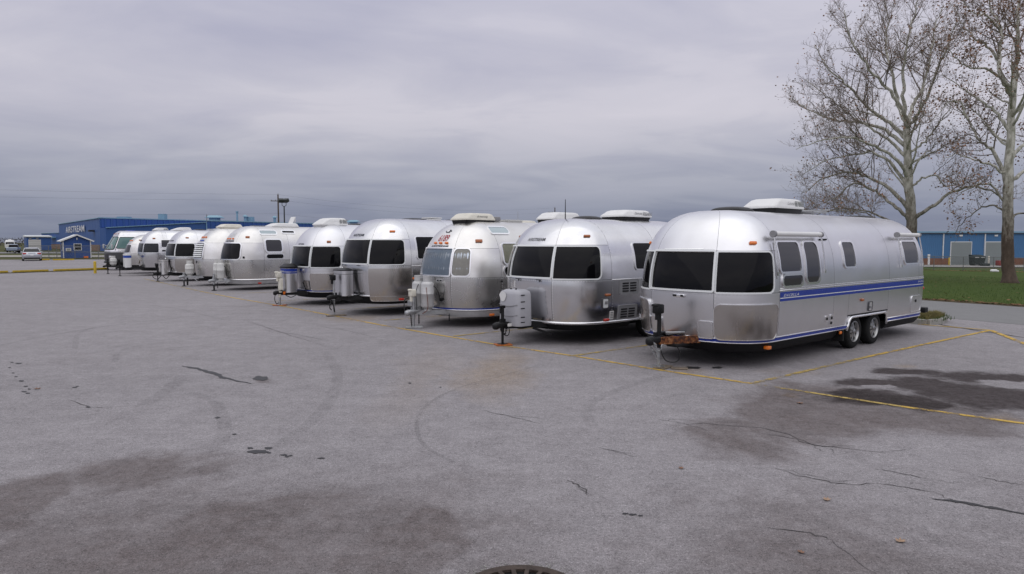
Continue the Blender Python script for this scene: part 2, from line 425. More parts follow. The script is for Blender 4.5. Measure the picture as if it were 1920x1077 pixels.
def window(root,b,s0,s1,z0,z1,r=.07,w=.03,glass='glass_black',frame='trim',raise_=.018,curtain=None,mull=()):
    f=MB(); band(f,b,s0,s1,z0,z1,r,w,.004,raise_)
    for m in mull:
        patch(f,b,m-.012,m+.012,z0,z1,.016)
    o=f.build('window',frame,root,True,50)
    if curtain:
        c=MB(); n=max(10,int((s1-s0)/.016)); vs=[]
        for z in (z0,(z0+z1)/2,z1):
            for i in range(n+1):
                s=s0+(s1-s0)*i/n; vs.append(b.P(s,z,.0035+.0035*(1+math.sin(i*1.9+math.sin(i*.7)*1.5))/2*1.6))
        n+=1; c.add(vs,[(j*n+i,j*n+i+1,(j+1)*n+i+1,(j+1)*n+i) for j in range(2) for i in range(n-1)])
        c.build('curtain',curtain,o,True,180)
    g=MB(); rpatch(g,b,s0-.004,s1+.004,z0-.004,z1+.004,r,.011 if curtain else .006); g.build('pane',glass,o,True,180)
    return o
def rail(root,b,s0,s1,z,r=.018,off=.006,mat='trim',name='rub_rail',zf=None):
    ss=srow(b,s0,s1); m=MB().tube([b.P(s,z if zf is None else zf(s),off) for s in ss],r,6); return m.build(name,mat,root,True,180)
def stripe(root,b,s0,s1,z0,z1,mat,name='stripe',off=.003,parent=None):
    return patch(MB(),b,s0,s1,z0,z1,off).build(name,mat,parent or root,True,180)
def letters(root,b,txt,s,z,h,mat,name='lettering',off=.007,shear=0.,width=None,bold=.0,parent=None):
    vs,fs=text_mesh(txt,1.,shear,bold); hx=max(v.y for v in vs)-min(v.y for v in vs); k=h/hx; w=max(v.x for v in vs)-min(v.x for v in vs); cx=(max(v.x for v in vs)+min(v.x for v in vs))/2; cy=(max(v.y for v in vs)+min(v.y for v in vs))/2
    kx=(width/w) if width else k
    return MB().add([b.P(s+(v.x-cx)*kx,z+(v.y-cy)*k,off) for v in vs],fs).build(name,mat,parent or root)
def marker(root,b,s,z,w=.11,h=.05,mat='amber',d=.035,name='marker_light'):
    return MB().frbox(frame_at(b,s,z),(0,0,d/2-.004),(w,h,d),min(h,d)*.42).build(name,mat,root,True,60)
def plate(root,b,s0,s1,z0,z1,mat,name,r=.02,off=.01,edge=None):
    m=MB(); rpatch(m,b,s0,s1,z0,z1,r,off); band(m,b,s0,s1,z0,z1,r,.004,off,off)
    o=m.build(name,mat,root,True,50)
    if edge: band(MB(),b,s0,s1,z0,z1,r,.012,off,off+.006).build('edge_trim',edge,o,True,50)
    return o
def shell(root,b,skin,s1,zbelt,zwt,joints,wheels=None,low=None,cap=None,rivets=True,fine=True,split_front=True):
    g=.003; low=low or skin; cap=cap or skin; cells=[]; zr=zwt+.16
    fr=[(-b.sc,-s1),(-s1,s1),(s1,b.sc)] if split_front else [(-b.sc,0),(0,b.sc)]
    for a,c in fr:
        cells+=[('front_panel',a,c,b.zb,zbelt,low),('front_panel',a,c,zbelt,zwt,cap),('cap_panel',a,c,zwt,b.zt,cap)]
    xs=[b.sc]+[b.sx(x) for x in joints]+[b.sr]
    for a,c in zip(xs,xs[1:]):
        for sg in(1,-1):
            q=(a,c) if sg>0 else (-c,-a)
            cells+=[('side_panel',*q,zbelt,b.zt,cap)]
    lx=[b.sc]+[b.sx(x) for x in joints if not wheels or not(wheels[0]-.05<x<wheels[1]+.05)]+[b.sr]
    if wheels: lx=sorted(lx+[b.sx(wheels[0]),b.sx(wheels[1])])
    for a,c in zip(lx,lx[1:]):
        wh=wheels and abs(a-b.sx(wheels[0]))<1e-6
        for sg in(1,-1):
            q=(a,c) if sg>0 else (-c,-a); cells.append(('side_panel',*q,wheels[2] if wh else b.zb,zbelt,skin))
    for a,c in ((b.sr,b.smax),(-b.smax,-b.sr)):
        cells+=[('rear_panel',a,c,b.zb,zbelt,skin),('rear_panel',a,c,zbelt,b.zt,skin)]
    core=MB()
    for nm,a,c,z0,z1,mt in cells:
        m=MB(); patch(m,b,a+g,c-g,z0+g,z1-(g if z1<b.zt else 0)); m.build(nm,mt,root,True,180)
        patch(core,b,a-.001,c+.001,z0-.001,min(z1+.001,b.zt-.006),-.006)
    core.build('inner_shell','seam',root,True,180)
    if rivets:
        m=MB()
        def dot(s,z):
            F=frame_at(b,s,z); o,x,y,n=F; r=.0085
            m.add([o+x*r+y*r,o-x*r+y*r,o-x*r-y*r,o+x*r-y*r,o+n*.004],[(0,1,4),(1,2,4),(2,3,4),(3,0,4)])
        for s in [q for q in (s1,b.sc)]+[x for x in xs[1:3]]:
            for sg in((1,-1) if s==s1 else (1,)):
                for i in range(int((zwt-b.zb)/.055)):
                    z=b.zb+.03+i*.055
                    if abs(s)==s1 and zbelt-.02<z<zwt: continue
                    dot(sg*s+.022,z); 
        s=b.sc
        while s<xs[min(4,len(xs)-1)]: dot(s,zbelt-.022); s+=.06
        s=-s1
        while s<b.sc: dot(s,zbelt-.022); s+=.055
        m.build('rivets','rivet',root,stuff=True)
def belly(root,b,drop=.16,mat='belly',ins=.10,wheels=None):
    """pan below the skin; left open over the wheels"""
    segs=[(-b.smax,b.smax)] if not wheels else None
    ss=srow(b,-b.smax+.001,b.smax-.001)
    lv=[(b.zb+.012,.012),(b.zb-drop*.55,.02+ins*.25),(b.zb-drop,ins)]
    vs=[];n=len(ss)
    if wheels:
        a0,a1=b.sx(wheels[0])-.02,b.sx(wheels[1])+.02
        ss=sorted(set(ss)|{a0,a1,-a0,-a1}); n=len(ss)
    for z,i in lv:
        for s in ss:
            d=i
            if wheels and a0-.001<=abs(s)<=a1+.001: d=max(i,.36)
            q=Vector(b.P0(s,b.zb)); c=Vector(b.N(s,b.zb)); c.z=0; c.normalize(); q=q-c*d; vs.append((q.x,q.y,z))
    m=MB().add(vs,[(j*n+k,j*n+(k+1)%n,(j+1)*n+(k+1)%n,(j+1)*n+k) for j in range(2) for k in range(n)]+[tuple(2*n+k for k in range(n))])
    return m.build('belly_pan',mat,root,True,45)
def wheel(root,x,y,r=.34,w=.2,out=-1,rim='alloy',spokes=8):
    """out -1: face towards -y"""
    M=Matrix.Translation((x,y,r))@Matrix.Rotation(R(90 if out<0 else -90),4,'X')
    h=w/2
    ty=MB().lathe([(r*.60,-h*.9),(r*.80,-h),(r*.93,-h*.92),(r*.99,-h*.66),(r,-h*.3),(r,h*.3),(r*.99,h*.66),(r*.93,h*.92),(r*.80,h),(r*.62,h*.94),(r*.60,h*.6)],32,M).build('wheel','rubber',root,True,50)
    rm=MB().lathe([(r*.585,-h*.6),(r*.585,h*.55),(r*.625,h*.98),(r*.60,h*1.0),(r*.555,h*.86),(r*.53,h*.35)],28,M,False)
    rm.lathe([(r*.16,h*.3),(r*.16,h*.95),(r*.12,h*1.05),(.001,h*1.07)],16,M,False)
    for k in range(spokes):
        a=2*math.pi*k/spokes; T=M@Matrix.Rotation(a,4,'Z')
        rm.add([T@Vector(p) for p in ((r*.14,-.022,h*.55),(r*.14,.022,h*.55),(r*.56,.03,h*.42),(r*.56,-.03,h*.42),(r*.14,-.015,h*.85),(r*.14,.015,h*.85),(r*.56,.02,h*.6),(r*.56,-.02,h*.6))],[(4,5,6,7),(0,4,7,3),(1,2,6,5),(3,7,6,2)])
    rm.build('rim',rim,ty,True,40)
    MB().lathe([(r*.6,-.01),(r*.6,.0)],20,M).build('brake_drum','frame_black',ty)
    return ty
def axle_set(root,b,xs,r=.34,zarch=None,trim='trim',y=None,rim='alloy'):
    yy=(y or b.W/2*(1-b.wt))-.13
    for x in xs:
        wheel(root,x,-yy,r,.2,-1,rim); wheel(root,x,yy,r,.2,1,rim)
        MB().tube([(x,-yy,r),(x,yy,r)],.04,8).build('axle','frame_black',root)
def arch(root,b,x0,x1,zt,zb,mat='trim',slope=.13):
    """trim round the wheel opening on both sides, and the dark well behind it"""
    for sg in(1,-1):
        pts=[]
        prof=[(x0-.02,zb)]+[(x0+slope*math.sin(a)*1.0+(0)*a, zt-.0-(slope)*(1-math.sin(a))*1.0) for a in ()]
        n=6
        path=[(x0,zb-.02),(x0+.03,zt-slope*1.1)]
        path+=[(x0+.04+slope*(1-math.cos(math.pi/2*k/n)),zt-slope+slope*math.sin(math.pi/2*k/n)) for k in range(n+1)]
        path+=[(x1-.04-slope*(1-math.cos(math.pi/2*(n-k)/n)),zt-slope+slope*math.sin(math.pi/2*(n-k)/n)) for k in range(n+1)]
        path+=[(x1-.03,zt-slope*1.1),(x1,zb-.02)]
        pts=[b.P(sg*b.sx(x),z,.012) for x,z in path]
        MB().tube(pts,.026,6).build('wheel_arch_trim',mat,root,True,180)
        # skin between the curved trim and the square opening
        for (xa,rev) in ((x0,False),(x1,True)):
            m=MB()
            q=[p for p in path if (p[0]<(x0+x1)/2)!=rev]
            q=[p for p in q if p[1]>zt-slope*1.2]
            cx=x0-.01 if not rev else x1+.01
            vs=[b.P(sg*b.sx(cx),zt+.01,.001)]+[b.P(sg*b.sx(x),z,.001) for x,z in q]+([b.P(sg*b.sx(cx),q[0 if not rev else -1][1],.001)])
            f=[(0,i,i+1) for i in range(1,len(q))]
            m.add(vs,f); m.build('arch_corner',root.get('_skin','alu_satin'),root)
        y=sg*-1*(b.W/2-.37); xm=(b.tl+x0+b.tl+x1)/2
        MB().box((xm,y,(zt+.02+zb)/2+.1),(x1-x0,.02,zt-zb+.05)).box((xm,-sg*(b.W/2-.19),zt+.035),(x1-x0,.36,.02)).build('wheel_well','belly',root)
def ac(root,x,z,L=1.0,W=.7,H=.24,mat='white_plastic',pan=.09,pan_mat='black_plastic',grille='grille_grey',slope=.25,y=0.,txt=None,txtmat='letter_dark',rev=False):
    o=MB().rings([(z-.05,x+.05,x+L-.1,W/2-.06,.06),(z+pan,x+.02,x+L-.02,W/2-.02,.08)],(0,y,0)).build('air_conditioner',pan_mat,root,True,50)
    z0=z+pan
    a=MB().rings([(z0,x-.01,x+L+.01,W/2,.1),(z0+.03,x-.012,x+L+.012,W/2+.002,.1),(z0+.05,x+.01,x+L,W/2-.01,.1),(z0+H*.55,x+slope*.38,x+L-.02,W/2-.02,.12),(z0+H*.85,x+slope*.75,x+L-.045,W/2-.04,.13),(z0+H*.97,x+slope*1.05,x+L-.09,W/2-.08,.14),(z0+H,x+slope*1.35,x+L-.15,W/2-.14,.12)],(0,y,0),6)
    a=a.build('shroud',mat,o,True,70)
    if grille:
        g=MB()
        for k,(u0,u1) in enumerate(((.66,.74),(.77,.94))):
            for i in range(5): g.box((x+L*(u0+u1)/2,y-W/2+.012-.0,z0+H*(.28+.11*i)),(L*(u1-u0),.012,H*.075))
        g.build('grille',grille,o)
    if txt:
        vs,fs=text_mesh(txt,.075,.3); MB().add([(x+L*.52+v.x,y-W/2+.004,z0+H*.5+v.y) for v in vs],fs).build('lettering',txtmat,o)
    return o
def dome(root,x,z,L=.7,W=.6,H=.09,mat='black_plastic',y=0.,name='roof_vent'):
    MB().rings([(z-.06,x,x+L,W/2,.08)]+[(z-.01+H*math.sin(a),x+.5*L*(1-math.cos(a)**.6),x+L-.5*L*(1-math.cos(a)**.6),W/2*max(.05,math.cos(a)**.6),.12) for a in [math.pi/2*k/6 for k in range(6)]],(0,y,0)).build(name,mat,root,True,60)
def hatch(root,x,z,L=.42,W=.42,H=.06,mat='white_plastic',y=0.,tilt=0.,name='roof_hatch'):
    M=Matrix.Rotation(-tilt,3,'Y'); c=Vector((x,y,z+.02))
    m=MB().box((x+L/2,y,z),(L,W,.08)); m.box(c+M@Vector((L/2,0,H)),(L+.04,W+.04,.03),M); m.build(name,mat,root)
def chain(root,a,b_,sag,n=12,mat='galvanised',r=.004,ln=.026,name='safety_chain'):
    a=Vector(a);b_=Vector(b_); m=MB()
    P=[a.lerp(b_,i/n)+Vector((0,0,-sag*4*(i/n)*(1-i/n))) for i in range(n+1)]
    for i in range(n):
        d=(P[i+1]-P[i]); L=d.length; d.normalize(); u=d.orthogonal().normalized()
        if i%2: u=d.cross(u)
        c=(P[i]+P[i+1])/2; hl=L*.68
        m.tube([c+d*hl*math.cos(t)+u*ln*.5*math.sin(t) for t in [2*math.pi*k/8 for k in range(8)]],r*1.9,4,closed=True)
    return m.build(name,mat,root)
def tongue(root,b,zc=.44,beam='frame_black',wb=.06,hb=.11,coup=-.16,coupler='frame_black',spread=.62,deck=True):
    for sg in(1,-1):
        MB().bar((coup+.12,sg*.03,zc),(b.tl+.75,sg*spread,zc),wb,hb).build('tongue_beam',beam,root)
    m=MB().rbox((coup+.08,0,zc+.02),(.30,.14,.11),.03).rbox((coup-.07,0,zc+.0),(.12,.13,.13),.045).box((coup+.10,0,zc+.1),(.12,.05,.07)); m.build('coupler',coupler,root,True,50)
    if deck: MB().box((b.tl-.02,0,zc-.02),(.06,.5,.08)).box((.12,0,zc+.045),(.28,.22,.02)).build('tongue_plate',beam,root)
def jack(root,z1,post='frame_black',inner='galvanised',r=.036,foot=True,zc=.44,head=None,headmat='black_plastic',x=0.):
    o=MB().tube([(x,0,zc-.12),(x,0,z1)],r,12).tube([(x,0,zc+.04),(x,0,zc+.08)],r*2.0,12).build('jack',post,root,True,50)
    MB().tube([(x,0,.02),(x,0,zc)],r*.72,12).build('inner_post',inner,o,True,50)
    if foot: MB().rings([(.0,x-.08,x+.08,.08,.02),(.03,x-.08,x+.08,.08,.02)]).build('foot',inner,o)
    if head:
        hw,hl,hh=head
        MB().rbox((x-.03,0,z1-hh*.1),(hl,hw,hh),.025).rbox((x-.05-hl*.2,0,z1+hh*.32),(hl*.62,hw*.9,hh*.3),.02).tube([(x-.06,0,z1-hh*.5),(x-.06,0,z1-hh*1.25)],r*.95,10).build('motor_head',headmat,o,True,50)
    return o
def tank(root,x,y,z,r=.155,h=.62,mat='tank_white',collar=True):
    M=Matrix.Translation((x,y,z)); P=[(r*.62,0),(r*.64,.035),(r*.5,.04)]
    P+=[(r*math.sin(a),.04+r*.55*(1-math.cos(a))) for a in [math.pi/2*k/6 for k in range(3,7)]]
    P+=[(r,h*.5-.006),(r*1.012,h*.5-.004),(r*1.012,h*.5+.004),(r,h*.5+.006)]
    P+=[(r*math.cos(a),h-.1-r*.55+r*.62*math.sin(a)) for a in [math.pi/2*k/7 for k in range(8)]][:-1]
    P[-1]=(r*.25,P[-1][1]); o=MB().lathe(P,26,M).build('gas_cylinder',mat,root,True,50)
    zc=h-.12
    MB().lathe([(r*.66,zc-.03),(r*.66,zc+.14),(r*.62,zc+.145),(r*.62,zc-.03)],22,M,False).build('collar',mat,o,True,40)
    MB().tube([(x,y,z+zc),(x,y,z+zc+.1)],.018,8).tube([(x-.06,y,z+zc+.06),(x+.02,y,z+zc+.06)],.013,8).lathe([(.028,zc+.09),(.03,zc+.115),(.0,zc+.12)],10,M).build('valve','frame_black',o)
    return o
def cable(root,pts,r=.009,mat='cable_black',name='cable',n=14):
    P=[Vector(p) for p in pts]; out=[]
    Q=[P[0]*2-P[1]]+P+[P[-1]*2-P[-2]]
    for i in range(1,len(Q)-2):
        for k in range(6):
            t=k/6; a,b_,c,d=Q[i-1],Q[i],Q[i+1],Q[i+2]
            out.append(.5*((2*b_)+(c-a)*t+(2*a-5*b_+4*c-d)*t*t+(3*b_-a-3*c+d)*t**3))
    out.append(P[-1]); return MB().tube(out,r,6).build(name,mat,root,True,180)
def gas_cover(root,x,z,wd,dp,h,mat,lid='black_plastic',stripe_=None,txt=None,lidh=.07,cham=.12,lidshape='dome'):
    o=MB().rings([(z,x-dp/2,x+dp/2,wd/2,cham),(z+h,x-dp/2,x+dp/2,wd/2,cham)],seg=3).build('gas_bottle_cover',mat,root,True,35)
    MB().rings([(z+h,x-dp/2-.015,x+dp/2+.015,wd/2+.015,cham),(z+h+lidh*.35,x-dp/2-.015,x+dp/2+.015,wd/2+.015,cham),(z+h+lidh*.8,x-dp/2+.05,x+dp/2-.05,wd/2-.07,cham*.7),(z+h+lidh,x-dp/2+.08,x+dp/2-.08,wd/2-.12,cham*.5)],seg=3).build('lid',lid,o,True,30)
    e=.004
    if stripe_:
        for za,zb_ in stripe_:
            MB().rings([(z+za,x-dp/2-e,x+dp/2+e,wd/2+e,cham),(z+zb_,x-dp/2-e,x+dp/2+e,wd/2+e,cham)],seg=3).build('stripe','blue_stripe' if mat!='white_plastic' else 'blue_bright',o,True,35)
    else:
        MB().rings([(z+h*.86,x-dp/2-e,x+dp/2+e,wd/2+e,cham),(z+h*.875,x-dp/2-e,x+dp/2+e,wd/2+e,cham)],seg=3).build('seam_band','seam',o,True,35)
    MB().rings([(z-.005,x-dp/2-.008,x+dp/2+.008,wd/2+.008,cham),(z+.03,x-dp/2-.008,x+dp/2+.008,wd/2+.008,cham)],seg=3).build('base_band','trim',o,True,35)
    if txt:
        vs,fs=text_mesh(txt,.07); k=-1
        MB().add([(x-dp/2-e-.004,-v.x*1.0+wd*.14,z+h*.88+v.y) for v in vs],fs).build('lettering','letter_pale',o)
    return o
def guard(root,b,s0,s1,z0,z1,r=.09,off=.035,mat='steel_guard'):
    m=MB(); rpatch(m,b,s0,s1,z0,z1,r,off); o=m.build('stone_guard',mat,root,True,180)
    band(MB(),b,s0,s1,z0,z1,r,.012,off,off+.008).build('edge_trim','trim',o,True,50)
    return o
def pad(x,y,rz,d,mat,label,name='jack_pad',cat='pad',z=0.0):
    o=MB().rbox((0,0,d[2]/2),d,min(.008,d[2]*.3),seg=1).build(name,mat); o.location=(x,y,.002+z); o.rotation_euler=(0,0,rz); tag(o,label,cat); return o
# ================================================================ the trailers
def trailer(label,pos,yaw,skin,tl,L,W,zb,zt,name='travel_trailer',cat='trailer',loc_z=0,**kw):
    root=thing(name,label,cat,(pos[0],pos[1],loc_z),R(yaw),'silver trailers parked in a row')
    root['_skin']=skin
    b=Body(tl,L,W,zb,zt,**kw); return root,b
def three_windows(root,b,s1,s2,z0,z1,frame='trim_white',glass='glass_black',r=.09,w=.026,proud=.05,**k):
    g=.024
    window(root,b,-s1+.02,s1-.02,z0+.02,z1,.015,w+.006,glass,frame,proud,**k)
    for q in ((s1+g+.01,s2,(.012,r)),(-s2,-s1-g-.01,(r,.012))): window(root,b,q[0],q[1],z0,z1,q[2],w,glass,frame,.02,**k)
def arms(root,b,x,z0,z1,off0=.09,off1=.025):
    s=b.sx(x); return MB().tube([b.P(s,z0,off0),b.P(s+.02,(z0+z1)/2,off1+.02),b.P(s+.03,z1,off1)],.011,6).box(b.P(s+.03,z1,off1),(.035,.03,.05)).build('awning_arm','trim',root,True,60)
def awning(root,b,x0,x1,z,zarm):
    A=Vector(b.P(b.sx(x0),z,.10)); C=Vector(b.P(b.sx(x1),z,.10))
    o=MB().tube([A,C],.042,12).build('awning','white_plastic',root,True,50)
    MB().tube([A-Vector((.03,0,0)),A+Vector((.02,0,0))],.056,12).build('end_cap','vent_grey',o,True,50); MB().tube([C-Vector((.02,0,0)),C+Vector((.03,0,0))],.05,12).build('end_cap','vent_grey',o,True,50)
    for x in(x0,x1):
        a=MB(); s=b.sx(x)
        a.tube([b.P(s,z-.02,.10),b.P(s+.02,(z+zarm)/2,.045),b.P(s+.03,zarm,.025)],.013,6).box(b.P(s+.03,zarm,.025),(.035,.03,.06)).build('awning_arm','trim',o,True,60)
    return o

# ---- 1: long one with the blue stripe ---------------------------------------------------------------
t,b=trailer('long silver travel trailer with blue side stripe, two rolled awnings and rusty tongue',(2.35,11.01),40.5,'alu_satin',.5,7.85,2.44,.40,2.55,A0=1.0,Ar=1.0,p=3.0,pa=2.25,zm=1.05)
WH=(3.50,5.28,.62)
s1=.62
shell(t,b,'alu_satin',s1,1.20,1.87,[2.9,5.3],WH)
belly(t,b,.145,wheels=WH)
axle_set(t,b,[b.tl+3.95,b.tl+4.83],.32); arch(t,b,WH[0],WH[1],WH[2],b.zb)
three_windows(t,b,s1,1.62,1.22,1.84)
MB().tube([b.P(s,1.885,.02) for s in [-.4+.05*i for i in range(17)]],.014,6).build('window_hinge','trim',t)
stripe(t,b,b.sx(1.0)+.01,b.sr+.55,1.115,1.205,'blue_stripe'); stripe(t,b,b.sx(1.0)+.01,b.sr+.55,1.055,1.098,'blue_stripe')
stripe(t,b,b.sx(1.0)+.01,b.sr+.55,1.100,1.112,'trim_white'); rail(t,b,b.sc,b.sr+.5,1.232,.010,.004,name='belt_moulding'); rail(t,b,b.sc,b.sr+.5,1.262,.006,.003,name='belt_moulding')
letters(t,b,'EXCELLA',b.sx(1.36),1.148,.042,'letter_pale',shear=.35,width=.5); letters(t,b,'EXCELLA',b.sx(7.0),1.165,.034,'letter_pale',shear=.2,width=.42)
for a,c in ((-b.sx(WH[0]),b.sx(WH[0])),(b.sx(WH[1]),b.smax),(-b.smax,-b.sx(WH[1]))):
    stripe(t,b,a,c,.425,.470,'blue_stripe',name='rail_stripe'); rail(t,b,a,c,.415,.011,.004); rail(t,b,a,c,.480,.009,.004)
for q in ((s1+.02,b.sc-.10),(-b.sc+.10,-s1-.02)): guard(t,b,q[0],q[1],.475,1.02,.09)
for q in ((-.60,-.37),(.37,.60)): plate(t,b,q[0],q[1],.48,.74,'alu_satin','access_hatch',.02,.02,'trim')
m=MB(); F=frame_at(b,.02,1.135); m.frbox(F,(0,0,.012),(.22,.06,.03),.01); m.build('window_latch','chrome',t,True)
MB().frbox(frame_at(b,-.03,1.135),(-.03,0,.026),(.07,.035,.02),.006).build('latch_recess','black_plastic',t); MB().frbox(frame_at(b,.08,1.135),(0,0,.026),(.05,.035,.02),.006).build('latch_recess','black_plastic',t)
x=b.sx
window(t,b,x(1.03),x(1.70),1.53,2.00,.06,.035,'glass_grey'); window(t,b,x(1.10),x(1.72),1.30,1.46,.06,.035,'glass_grey')
window(t,b,x(1.88),x(2.34),1.33,2.00,.10,.035,'glass_grey')
window(t,b,x(3.32),x(3.76),1.56,2.00,.06,.035,'glass_grey'); window(t,b,x(6.08),x(6.82),1.57,2.01,.07,.035,'glass_grey')
awning(t,b,.86,2.46,2.09,1.50); awning(t,b,5.80,7.0,2.11,1.52)
MB().tube([b.P(x(.88),1.99,.03),b.P(x(.84),1.6,.03),b.P(x(.86),1.42,.03)],.009,6).build('awning_strap','vent_grey',t)
MB().box(b.P(x(2.68),2.05,.01),(.26,.02,.025)).build('drip_cap','black_plastic',t)
for s,z,mm in ((1.24,1.99,'amber'),(-1.24,1.99,'amber'),(x(4.05),.92,'amber_dark'),(-x(4.05),.92,'amber_dark'),(x(7.4),1.0,'red_lens'),(x(3.28),.36,'amber')): marker(t,b,s,z,.12 if z>1.5 else .10,.055,mm)
MB().rbox(Vector(b.P(1.55,b.zb))+Vector((.02,.0,-.07)),(.10,.09,.055),.012).build('marker_light','amber',t,True)
for xx,zz,n in ((2.66,.66,1),(2.84,.62,2)):
    plate(t,b,x(xx)-.045,x(xx)+.045,zz-.05*n,zz+.05*n,'trim','outlet_box',.01,.012)
    for k in range(n): MB().frbox(frame_at(b,x(xx),zz+(k-.5*(n-1))*.09),(.0,0,.016),(.045,.05,.012),.004).build('outlet_cover','black_plastic',t)
plate(t,b,x(4.36),x(4.50),.70,.86,'trim','lock_plate',.02,.014,'seam'); MB().frbox(frame_at(b,x(4.43),.76),(0,0,.02),(.07,.05,.01),.004).build('lock_recess','vent_grey',t)
plate(t,b,x(6.48),x(7.02),.54,.86,'alu_satin','service_hatch',.05,.01,'trim'); MB().frbox(frame_at(b,x(6.7),.76),(0,0,.014),(.06,.06,.02),.01).build('hatch_lock','black_plastic',t)
MB().rbox((b.tl+b.L+.03,0,.47),(.20,2.1,.12),.02).build('bumper','frame_black',t,True)
for sg in(1,-1): MB().bar((b.tl+b.L-.9,sg*.7,.42),(b.tl+b.L+.02,sg*.7,.46),.05,.09).build('bumper_arm','frame_black',t)
ac(t,b.tl+2.38,2.53,1.15,.68,.19,pan=.1,txt='Coleman',txtmat='vent_grey'); dome(t,b.tl+1.22,2.555,.62,.6,.085); dome(t,b.tl+6.3,2.555,.6,.56,.055)
hatch(t,b.tl+3.75,2.53,.35,.35,.05,'vent_grey'); MB().tube([(b.tl+3.6,-.1,2.6),(b.tl+4.9,-.1,2.62)],.018,6).tube([(b.tl+4.3,-.45,2.64),(b.tl+4.3,.35,2.64)],.012,6).tube([(b.tl+4.3,-.1,2.5),(b.tl+4.3,-.1,2.62)],.02,6).build('tv_antenna','galvanised',t)
tongue(t,b,.44,'rusty_steel',.07,.115)
MB().box((.34,0,.515),(.42,.16,.02)).rbox((.12,.05,.54),(.16,.1,.06),.02).build('battery_tray','black_plastic',t)
MB().tube([(.1,-.05,.56),(.3,-.2,.56),(.42,-.18,.55)],.018,6).build('bracket','galvanised',t,True)
jack(t,.96,'frame_black','galvanised',.034,head=(.13,.17,.15))
chain(t,(-.20,-.07,.42),(-.10,-.10,.05),-.02,14); chain(t,(-.18,.07,.42),(-.04,-.05,.10),.02,13); chain(t,(-.22,-.05,.46),(-.02,-.09,.38),.14,10)
cable(t,[(.3,-.05,.40),(.36,-.15,.22),(.2,-.2,.10),(.02,-.12,.13),(-.05,-.06,.32)])
MB().rbox((.36,-.15,.36),(.46,.22,.05),.015).build('hanging_tray','frame_black',t)
MB().rbox((b.tl+3.32,-1.12,.30),(.0+.05,.2,.2),.01).build('mud_flap','rubber',t)
c,sn=math.cos(R(40.5)),math.sin(R(40.5))
def tw(T,x,y): return (T[0][0]+x*math.cos(R(T[1]))-y*math.sin(R(T[1])),T[0][1]+x*math.sin(R(T[1]))+y*math.cos(R(T[1])))
T1=((2.35,11.01),40.5)
pad(*tw(T1,.04,-.06),.9,(.32,.2,.02),'weathered_board','thin weathered board under the black jack of the blue striped trailer','board','board')
pad(*tw(T1,.14,-.30),-.25,(.26,.14,.018),'weathered_board','loose split board lying beside the jack of the blue striped trailer','board','board')

# ---- 2: short new one with the pale gas cover -------------------------------------------------------
t,b=trailer('short bright silver trailer with pale grey moulded gas cover and vertical rivet lines',(-.14,13.49),41.2,'alu_bright',.60,4.9,2.5,.42,2.50,A0=1.12,Ar=1.1,p=3.0,pa=2.25,zm=1.05)
WH=(2.05,2.95,.66); s1=.61; x=b.sx
shell(t,b,'alu_bright',s1,1.27,1.95,[2.6],WH)
belly(t,b,.14,wheels=WH); axle_set(t,b,[b.tl+2.5],.33); arch(t,b,*WH[:2],WH[2],b.zb)
three_windows(t,b,s1,1.62,1.30,1.91,proud=.03)
rail(t,b,-x(WH[0]),x(WH[0]),.425,.032,.004,'trim'); rail(t,b,b.sc,b.sr,1.265,.008,.003,name='belt_moulding')
window(t,b,x(1.86),x(2.62),1.46,1.98,.06,.03)
letters(t,b,'AIRSTREAM',-.02,2.06,.062,'letter_grey',width=.58,bold=.01)
for q in ((1.36,.97,1.25),(1.34,.45,.73)):
    o=plate(t,b,x(q[0]),x(q[0]+.56),q[1],q[2],'vent_grey','fridge_vent',.02,.014,'vent_grey')
    for i in range(4):
        for k in range(2): MB().frbox(frame_at(b,x(q[0]+.16+.24*k),q[1]+.055+i*.052),(0,0,.018),(.19,.028,.012),.004).build('louvre','black_plastic',o)
plate(t,b,x(.86),x(1.00),.72,.90,'trim_white','power_inlet',.02,.018,'seam'); MB().frbox(frame_at(b,x(.94),.82),(0,0,.022),(.08,.06,.01),.004).build('socket','vent_grey',t)
MB().frbox(frame_at(b,x(1.14),.56),(0,0,.004),(.12,.17,.004),.0015).build('sticker','sticker',t)
m=MB()
for i in range(4): m.frbox(frame_at(b,x(1.14),.51+.035*i),(0,0,.008),(.08,.012,.003),.001)
m.build('sticker_print','letter_grey',t)
for i in range(4): MB().frbox(frame_at(b,-.42,1.10+.035*i),(0,0,.004),(.05,.022,.003),.001).build('decal','sticker',t)
for s,z,mm in ((1.34,2.12,'amber_dark'),(-1.34,2.12,'amber_dark'),(b.sc-.12,.97,'amber_dark')): marker(t,b,s,z,.14,.05,mm)
marker(t,b,b.sc-.12,.475,.13,.05,'red_lens'); marker(t,b,x(4.0),2.1,.1,.05,'red_lens')
for s in(-.3,.3): MB().frbox(frame_at(b,s,1.265),(0,0,.02),(.09,.02,.03),.006).frbox(frame_at(b,s+.05,1.245),(0,0,.025),(.02,.05,.02),.005).build('window_latch','black_plastic',t)
ac(t,b.tl+2.5,2.48,1.1,.68,.16,pan=.09,grille=None,txt='Dometic',slope=.2); 
m=MB()
for i in range(3): m.tube([(b.tl+2.5+.72+.34*k/4,-.345+.012*(k/4),2.48+.15+.028*i-.02*math.sin(k/4*2.5)) for k in range(5)],.006,5)
m.build('shroud_groove','vent_grey',t)
dome(t,b.tl+1.45,2.48,.55,.6,.10); MB().tube([(b.tl+1.07,0,2.46),(b.tl+1.07,0,2.90)],[.012,.006],8).build('radio_antenna','black_plastic',t)
MB().bar((b.tl+1.15,-.62,2.40),(b.tl+4.2,-.62,2.40),.03,.03).build('awning_rail','trim',t)
tongue(t,b,.38,'frame_black'); jack(t,.74,'frame_black','frame_black',.034,zc=.38,x=-.06)
